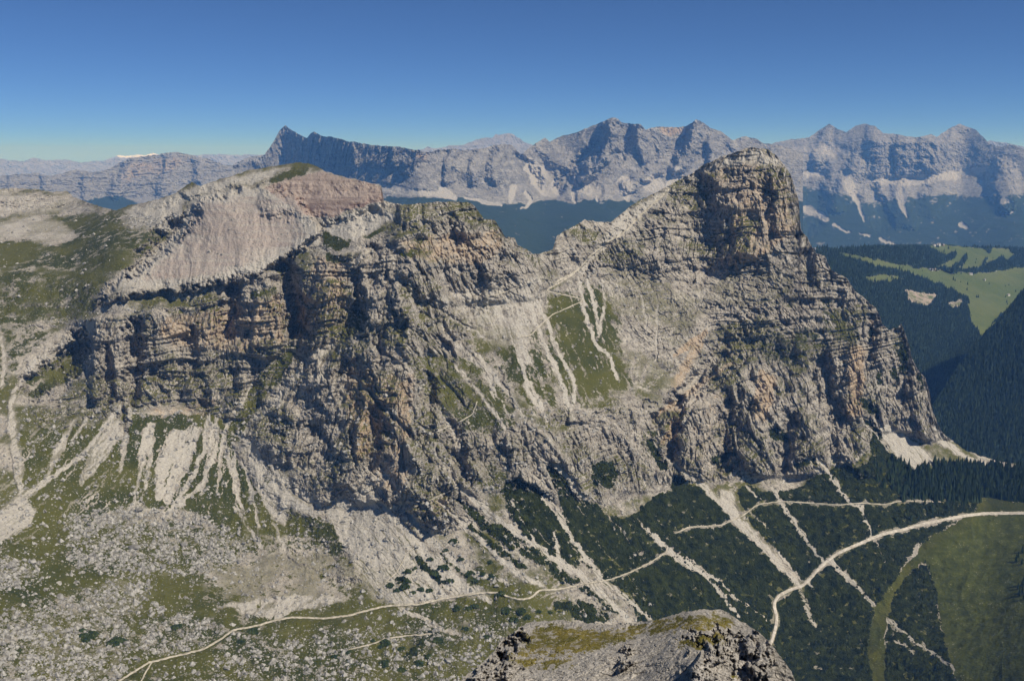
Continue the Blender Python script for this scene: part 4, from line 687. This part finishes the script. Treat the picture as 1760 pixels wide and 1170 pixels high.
MAT_PINE = plain_mat('dwarf_pine_needles', (.005,.009,.002), (.032,.039,.008), .09); MAT_BUSH = plain_mat('dwarf_pine_bush_needles', (.012,.022,.006), (.050,.064,.020), .5)
MAT_SPRUCE = plain_mat('spruce_needles', (.008,.017,.008), (.034,.050,.018), .09)
MAT_BARK = plain_mat('bark', (.06,.045,.035), (.12,.09,.07), 1.5)
MAT_STONE = plain_mat('weathered_limestone', (.13,.122,.11), (.38,.36,.325), .22, bump=.3)
# carpet of dwarf pine on the slopes
uv = spread(M, 95000, (560, 1850, 560, 1240), lambda u, v, g: smooth(.42, .62, g['pine'] + RNG.uniform(-.14, .14, len(u)))*(g['calm'] < .45))
P = pts3(M, uv); n = len(P); sz = (1.2 + .9*RNG.pareto(4, n)).clip(0, 4)*(1.15 + .8*noise(P[:,0]/22, P[:,1]/22, P[:,2]/22, 5))
V_, F_ = scatter(OCT_V, OCT_F, P, np.stack([sz, sz, sz*.75], 1), RNG.uniform(0, 6.28, n), .35)
tag(link('dwarf_pine_scrub', mesh_np('dwarf_pine_scrub', V_, F_, MAT_PINE)), 'dense dark green dwarf pine scrub covering the slopes below the cliffs', 'scrub', None, 'stuff')
# loose stones
cl_ = lambda u, v: .35 + 1.3*smooth(-.25, .45, noise(u/30, v/22, u*0, 301) + .6*noise(u/9, v/7, u*0, 302))
uv = spread(M, 44000, (-150, 1120, 370, 1240), lambda u, v, g: np.clip((g['rub']*.42 + .045*(v > 700)*(g['pine'] < .4)*(u < 1100) + .012)*cl_(u, v), 0, 1)*(g['calm'] < .5))
P = pts3(M, uv); n = len(P); sz = .5 + .8*RNG.pareto(2.1, n); sz = np.minimum(sz, 3.8)
V_, F_ = scatter(OCT_V, OCT_F, P + [0,0,.1], np.stack([sz, sz*RNG.uniform(.6,1,n), sz*.8], 1), RNG.uniform(0, 6.28, n), .4)
tag(link('rubble', mesh_np('rubble', V_, F_, MAT_STONE)), 'pale limestone rubble strewn over the grassy valley floor', 'rubble', None, 'stuff')
# boulders one can tell apart
def ico(n=2):
    import bmesh
    b = bmesh.new(); bmesh.ops.create_icosphere(b, subdivisions=n, radius=1); v = np.array([x.co[:] for x in b.verts]); f = np.array([[x.index for x in q.verts] for q in b.faces]); b.free(); return v, f
IV, IF = ico(3)
def boulder_mesh(k):
    v = IV.copy(); o = k*13.7
    for j in range(9):                                    # planar joints cut the block
        a = np.random.default_rng(k*31 + j).normal(size=3); a /= np.linalg.norm(a); d = .62 + .2*((j*7 + k) % 5)/5
        over = np.maximum(v@a - d, 0); v -= over[:, None]*a
    v *= (1 + .07*noise(v[:,0]*3 + o, v[:,1]*3, v[:,2]*3, 3) + .04*noise(v[:,0]*8 + o, v[:,1]*8, v[:,2]*8, 4))[:, None]
    return mesh_np('boulder', v*[1.15, .95, .75], IF, MAT_STONE, False)
BM = [boulder_mesh(k) for k in range(5)]
def boulder(u, v, size, k, label, group=None, sq=1):
    p = M.sample(u, v)[0][0]; o = link('boulder', BM[k % 5], None, (p[0], p[1], p[2] + size*.16)); o.scale = (size/2, size/2*sq, size/2)
    o.rotation_euler = (0, 0, (u*7.3 + v) % 6.28); tag(o, label, 'boulder', group)
boulder(231, 942, 13, 0, 'largest grey boulder in the rubble field below the streaked grass slope', 'boulders on the valley floor')
boulder(316, 937, 11, 1, 'pale blocky boulder right of the largest one in the rubble field', 'boulders on the valley floor')
boulder(240, 877, 10, 2, 'white boulder alone on the grass above the rubble field', 'boulders on the valley floor')
boulder(104, 1026, 9, 3, 'boulder at the lower edge of the flat green meadow on the left', 'boulders on the valley floor')
boulder(769, 1137, 9, 4, 'grey boulder on the turf left of the foreground crag', 'boulders on the valley floor')
boulder(232, 1132, 7, 2, 'small pale boulder beside the broad footpath near the bottom left', 'boulders on the valley floor')
boulder(57, 966, 9, 1, 'flat pale boulder at the left end of the flat green meadow', 'boulders on the valley floor')
boulder(280, 975, 9, 0, 'long low boulder in the lower right of the rubble field', 'boulders on the valley floor')
uvb = spread(M, 90, (-20, 480, 870, 1160), lambda u, v, g: np.clip(g['rub'], 0, 1)*(g['calm'] < .3))
for k, (u, v) in enumerate(uvb): boulder(u, v, float(RNG.uniform(3.5, 7)), k, *(('grey limestone boulder in the rubble field below the streaked grass slope', 'boulders in the upper rubble field') if v < 1000 and u > 100 else ('grey limestone boulder in the rubble below the flat green meadow', 'boulders in the lower rubble field') if u < 260 else ('grey limestone boulder in the stony turf around the broad footpath', 'boulders around the footpath')), float(RNG.uniform(.7, 1.1)))
uvb = spread(M, 40, (900, 1120, 500, 700), lambda u, v, g: np.clip(g['grass'], 0, 1)*(g['calm'] < .3))
for k, (u, v) in enumerate(uvb): boulder(u, v, float(RNG.uniform(3, 5)), k + 2, 'pale boulder resting on the striped grass slope below the col', 'boulders on the striped slope')
# single dwarf pine bushes
def bush_mesh(k):
    rg = np.random.default_rng(50 + k); n = 46; a = rg.uniform(0, 6.28, n); q = rg.uniform(0, 1, n)**.6
    pos = np.stack([np.cos(a)*q, np.sin(a)*q*.8, .42*(1 - q**2) + rg.uniform(-.05, .1, n)], 1)
    v, f = scatter(OCT_V, OCT_F, pos, rg.uniform(.16, .30, n), a, .4); return mesh_np('dwarf_pine_bush', v, f, MAT_BUSH)
KM = [bush_mesh(k) for k in range(4)]
BUSH = [(143,1092),(152,1097),(160,1092),(140,1083),(156,1087),(192,1105),(208,1101),(200,1100),(300,1078),(308,1075),(415,1102),(435,1084),(785,1044),(803,1046),(816,1042),(640,1101),(655,1110),(662,1103),(712,977),(700,982),(671,1005),(683,1014),(695,1008),(700,1000),(709,1018),(724,1012),(737,1014),(748,985),(762,975),(772,998),(792,960),(808,985),(816,996),(830,985),(842,965),(845,990),(800,1080),(835,1095),(690,1115),(735,1128),(752,1100),(880,1065),(895,1050),(870,1048),(905,1060),(925,1050),(944,1052),(690,1150),(720,1140),(660,1140),(600,1120),(575,1128),(860,1020),(740,960),(765,945),(780,930)]
for k, (u, v) in enumerate(BUSH):
    p = M.sample(u, v)[0][0]; o = link('dwarf_pine_bush', KM[k % 4], None, (p[0], p[1], p[2] - .6)); s_ = float(RNG.uniform(4.5, 8)); o.scale = (s_, s_, s_*.9); o.rotation_euler = (0, 0, float(RNG.uniform(0, 6)))
    if u < 450: lab = 'dark dwarf pine bush alone among grey rubble at the lower left'
    elif v < 1030: lab = 'dark dwarf pine bush on the pale scree above the broad footpath'
    else: lab = 'dark dwarf pine bush on the stony turf below the broad footpath'
    tag(o, lab, 'bush', lab.replace('dark dwarf pine bush', 'dwarf pine bushes'))
# spruces
def spruce_meshes(k):
    rg = np.random.default_rng(80 + k); V, Fc = [], []; T = 9
    for i in range(T):
        z0 = .10 + .80*(i/T)**.95; rad = (.20 + .02*rg.random())*(1 - i/T)**.8 + .015; m = 11; b = len(V)
        V.append((rg.normal()*.006, rg.normal()*.006, z0 + .20 - .07*i/T))
        for j in range(m):
            a = 2*math.pi*(j + .5*(i % 2))/m + rg.uniform(-.1, .1); rr = rad*(rg.uniform(.8, 1.15) if j % 2 else rg.uniform(.5, .75))
            V.append((math.cos(a)*rr, math.sin(a)*rr, z0 - (.03 if j % 2 else -.02)*(1 + rg.random())))
        for j in range(m): Fc.append((b, b + 1 + j, b + 1 + (j+1) % m))
    crown = mesh_np('crown', V, Fc, MAT_SPRUCE)
    tv, tf = [], []
    for j in range(6):
        a = 2*math.pi*j/6; tv += [(math.cos(a)*.016, math.sin(a)*.016, -.06), (math.cos(a)*.008, math.sin(a)*.008, .5)]
    for j in range(6): tf.append((2*j, 2*((j+1) % 6), 2*((j+1) % 6) + 1, 2*j + 1))
    return crown, mesh_np('trunk', tv, tf, MAT_BARK)
SM = [spruce_meshes(k) for k in range(5)]
def spruce(u, v, h, k, label, group):
    p = M.sample(u, v)[0][0]; o = empty('spruce_tree', tuple(p), float((u*3.1 + v) % 6.28)); o.scale = (h, h, h); tag(o, label, 'tree', group)
    link('crown', SM[k % 5][0], o); link('trunk', SM[k % 5][1], o)
STAND = [[(1560,814),(1620,802),(1700,803),(1765,808),(1765,858),(1720,855),(1688,850),(1660,858),(1600,856),(1575,850)], [(1560,866),(1640,866),(1665,858),(1672,874),(1650,882),(1600,890),(1545,905),(1530,900)]]
uvt = spread(M, 225, (1540, 1766, 800, 862), lambda u, v, g: in_poly(u, v, STAND[0])*1.0)
for k, (u, v) in enumerate(uvt[np.argsort(uvt[:, 1])]): spruce(u, v, float(RNG.uniform(13, 23)), k, *(('dark spruce at the front edge of the wood, right above the brown meadow', 'spruces at the front edge of the wood') if v > 845 else ('dark spruce in the middle of the wood above the brown meadow', 'spruces in the middle of the wood') if v > 825 else ('dark spruce at the back of the wood, towards the ridge foot', 'spruces at the back of the wood')))
uvt = spread(M, 48, (1500, 1680, 858, 910), lambda u, v, g: in_poly(u, v, STAND[1])*1.0)
for k, (u, v) in enumerate(uvt): spruce(u, v, float(RNG.uniform(7, 13)), k, 'small spruce standing close to the gravel road', 'small spruces beside the gravel road')
for k, (u, v) in enumerate([(1750,958),(1757,950),(1763,962),(1746,966),(1756,970),(1765,945),(1750,1012),(1758,1006),(1764,1018),(1752,1024),(1760,1030),(1766,1002),(1757,1018)]): spruce(u, v, 12 + (k*3) % 6, k, 'spruce on the open meadow at the right edge', 'spruces on the meadow at the right edge')
for k, (u, v) in enumerate([(1582,975),(1590,968),(1597,978),(1588,985),(1600,990),(1593,996)]): spruce(u, v, 7 + k % 3, k, 'small spruce at the top of the dark wedge in the meadow', 'small spruces at the wedge in the meadow')
CONE_V = [(1,0,0),(.31,.95,.05),(-.81,.59,0),(-.81,-.59,.05),(.31,-.95,0),(0,0,1)]; CONE_F = [(0,1,5),(1,2,5),(2,3,5),(3,4,5),(4,0,5)]
def woods(sheet, n, box, keep, hs, label):
    uv = spread(sheet, n, box, keep); P = pts3(sheet, uv); n = len(P); h = RNG.uniform(*hs, n)
    V, Fq = scatter(CONE_V, CONE_F, P - [0,0,1], np.stack([h*.24, h*.24, h], 1), RNG.uniform(0, 6.28, n), .25)
    tag(link('forest', mesh_np('forest', V, Fq, MAT_SPRUCE)), label, 'forest', None, 'stuff')
woods(M, 2600, (1480, 1960, 790, 862), lambda u, v, g: smooth(1480, 1640, u)*(g['pine'] > .5)*((u > 1540) | (v < 840)), (8, 19), 'spruce forest at the foot of the right hand ridge')
woods(E_, 62000, (1370, 1960, 424, 830), lambda u, v, g: (g['pine'] > .55)*(.55 + .45*smooth(-.3, .3, noise(u/9, v/7, u*0, 303))) + .004, (8, 18), 'dark spruce forest filling the valley side opposite')
woods(H, 16000, (1605, 1960, 440, 860), lambda u, v, g: u*0 + 1, (9, 17), 'shaded spruce forest on the hillside at the right edge')

# ================================================================== SMALL BUILDINGS ON THE PASTURE
MAT_WALL = plain_mat('whitewashed_wall', (.62,.60,.56), (.75,.73,.70), .4); MAT_WOODW = plain_mat('weathered_timber', (.16,.11,.07), (.24,.17,.11), .6)
MAT_ROOF = plain_mat('roof_tiles', (.22,.20,.19), (.34,.31,.29), .5)
MAT_GLASS = plain_mat('window_glass', (.03,.04,.05), (.05,.06,.07), 1, .2)
def house(u, v, L, W_, Hh, rz, wall, label):
    p = E_.sample(u, v)[0][0]; o = empty('mountain_hut', tuple(p), rz); tag(o, label, 'hut', 'huts on the pasture across the valley')
    a, b = L/2, W_/2; g = Hh + W_*.32
    V = [(-a,-b,-2),(a,-b,-2),(a,b,-2),(-a,b,-2),(-a,-b,Hh),(a,-b,Hh),(a,b,Hh),(-a,b,Hh),(-a,0,g-.2),(a,0,g-.2)]
    me = bpy.data.meshes.new('wall'); me.from_pydata(V, [], [(0,1,5,4),(2,3,7,6),(1,2,6,9,5),(3,0,4,8,7)]); me.materials.append(wall); link('wall', me, o)
    e = .9; sl = (g-Hh)/b; z0 = Hh - e*sl; V = [(-a-e,-b-e,z0),(a+e,-b-e,z0),(a+e,0,g),(-a-e,0,g),(a+e,b+e,z0),(-a-e,b+e,z0)]; V += [(x, y, z+.35) for x, y, z in V]
    me = bpy.data.meshes.new('roof'); me.from_pydata(V, [], [(0,3,2,1),(3,5,4,2),(6,7,8,9),(9,8,10,11),(0,1,7,6),(4,5,11,10),(1,2,8,7),(2,4,10,8),(3,0,6,9),(5,3,9,11)]); me.materials.append(MAT_ROOF); link('roof', me, o)
    for k in range(3):
        x = -a + L*(k + .5)/3; y = -b - .06; w_ = .7
        me = bpy.data.meshes.new('window'); me.from_pydata([(x-w_,y,1.2),(x+w_,y,1.2),(x+w_,y,2.6),(x-w_,y,2.6)], [], [(0,1,2,3)]); me.materials.append(MAT_GLASS); link('window', me, o)
for u, v, L, W_, Hh, rz, wm, lab in ((1600,465,16,10,6,.2,MAT_WALL,'white hut on the pasture where the track crosses the forest edge'), (1606,464,11,8,5,.5,MAT_WOODW,'small timber hut beside the white hut on the track'), (1668,472,15,9,5,.1,MAT_WALL,'white hut farther right along the pasture track'),
        (1692,482,12,8,5,.9,MAT_WALL,'lone white hut low on the green pasture'), (1606,423,14,10,6,.3,MAT_WALL,'leftmost white house on the far meadow crest'), (1613,422,18,11,8,.1,MAT_WALL,'larger white house in the middle of the meadow crest'), (1621,422.5,13,9,6,.6,MAT_WOODW,'timber house at the right of the meadow crest group'),
        (1733,508,12,8,5,.4,MAT_WALL,'hut at the lower right corner of the pasture'), (1399,430,18,10,6,.2,MAT_WALL,'pale hut on the forest crest just right of the rounded peak')): house(u, v, L, W_, Hh, rz, wm, lab)

# ================================================================== HAZE
zmax = max(float(s_.Z.max()) for s_ in (M, B, C, D)) + 120
x0, x1, y0, y1, z0, z1 = -95000, 95000, -4000, 62000, 330, zmax
Vb = [(x0,y0,z0),(x1,y0,z0),(x1,y1,z0),(x0,y1,z0),(x0,y0,z1),(x1,y0,z1),(x1,y1,z1),(x0,y1,z1)]
hm = bpy.data.materials.new('thin_blue_air'); hm.use_nodes = True; ht = hm.node_tree; ht.nodes.remove(ht.nodes['Principled BSDF'])
pv = ht.nodes.new('ShaderNodeVolumePrincipled'); pv.inputs['Color'].default_value = (.17, .42, 1.0, 1); pv.inputs['Absorption Color'].default_value = (1, 1, 1, 1); pv.inputs['Density'].default_value = 4.7e-5; pv.inputs['Anisotropy'].default_value = 0
ht.links.new(pv.outputs[0], ht.nodes['Material Output'].inputs['Volume'])
tag(link('haze', mesh_np('haze', Vb, [(0,3,2,1),(4,5,6,7),(0,1,5,4),(1,2,6,5),(2,3,7,6),(3,0,4,7)], hm)), 'thin blue mountain haze', 'haze', None, 'stuff')
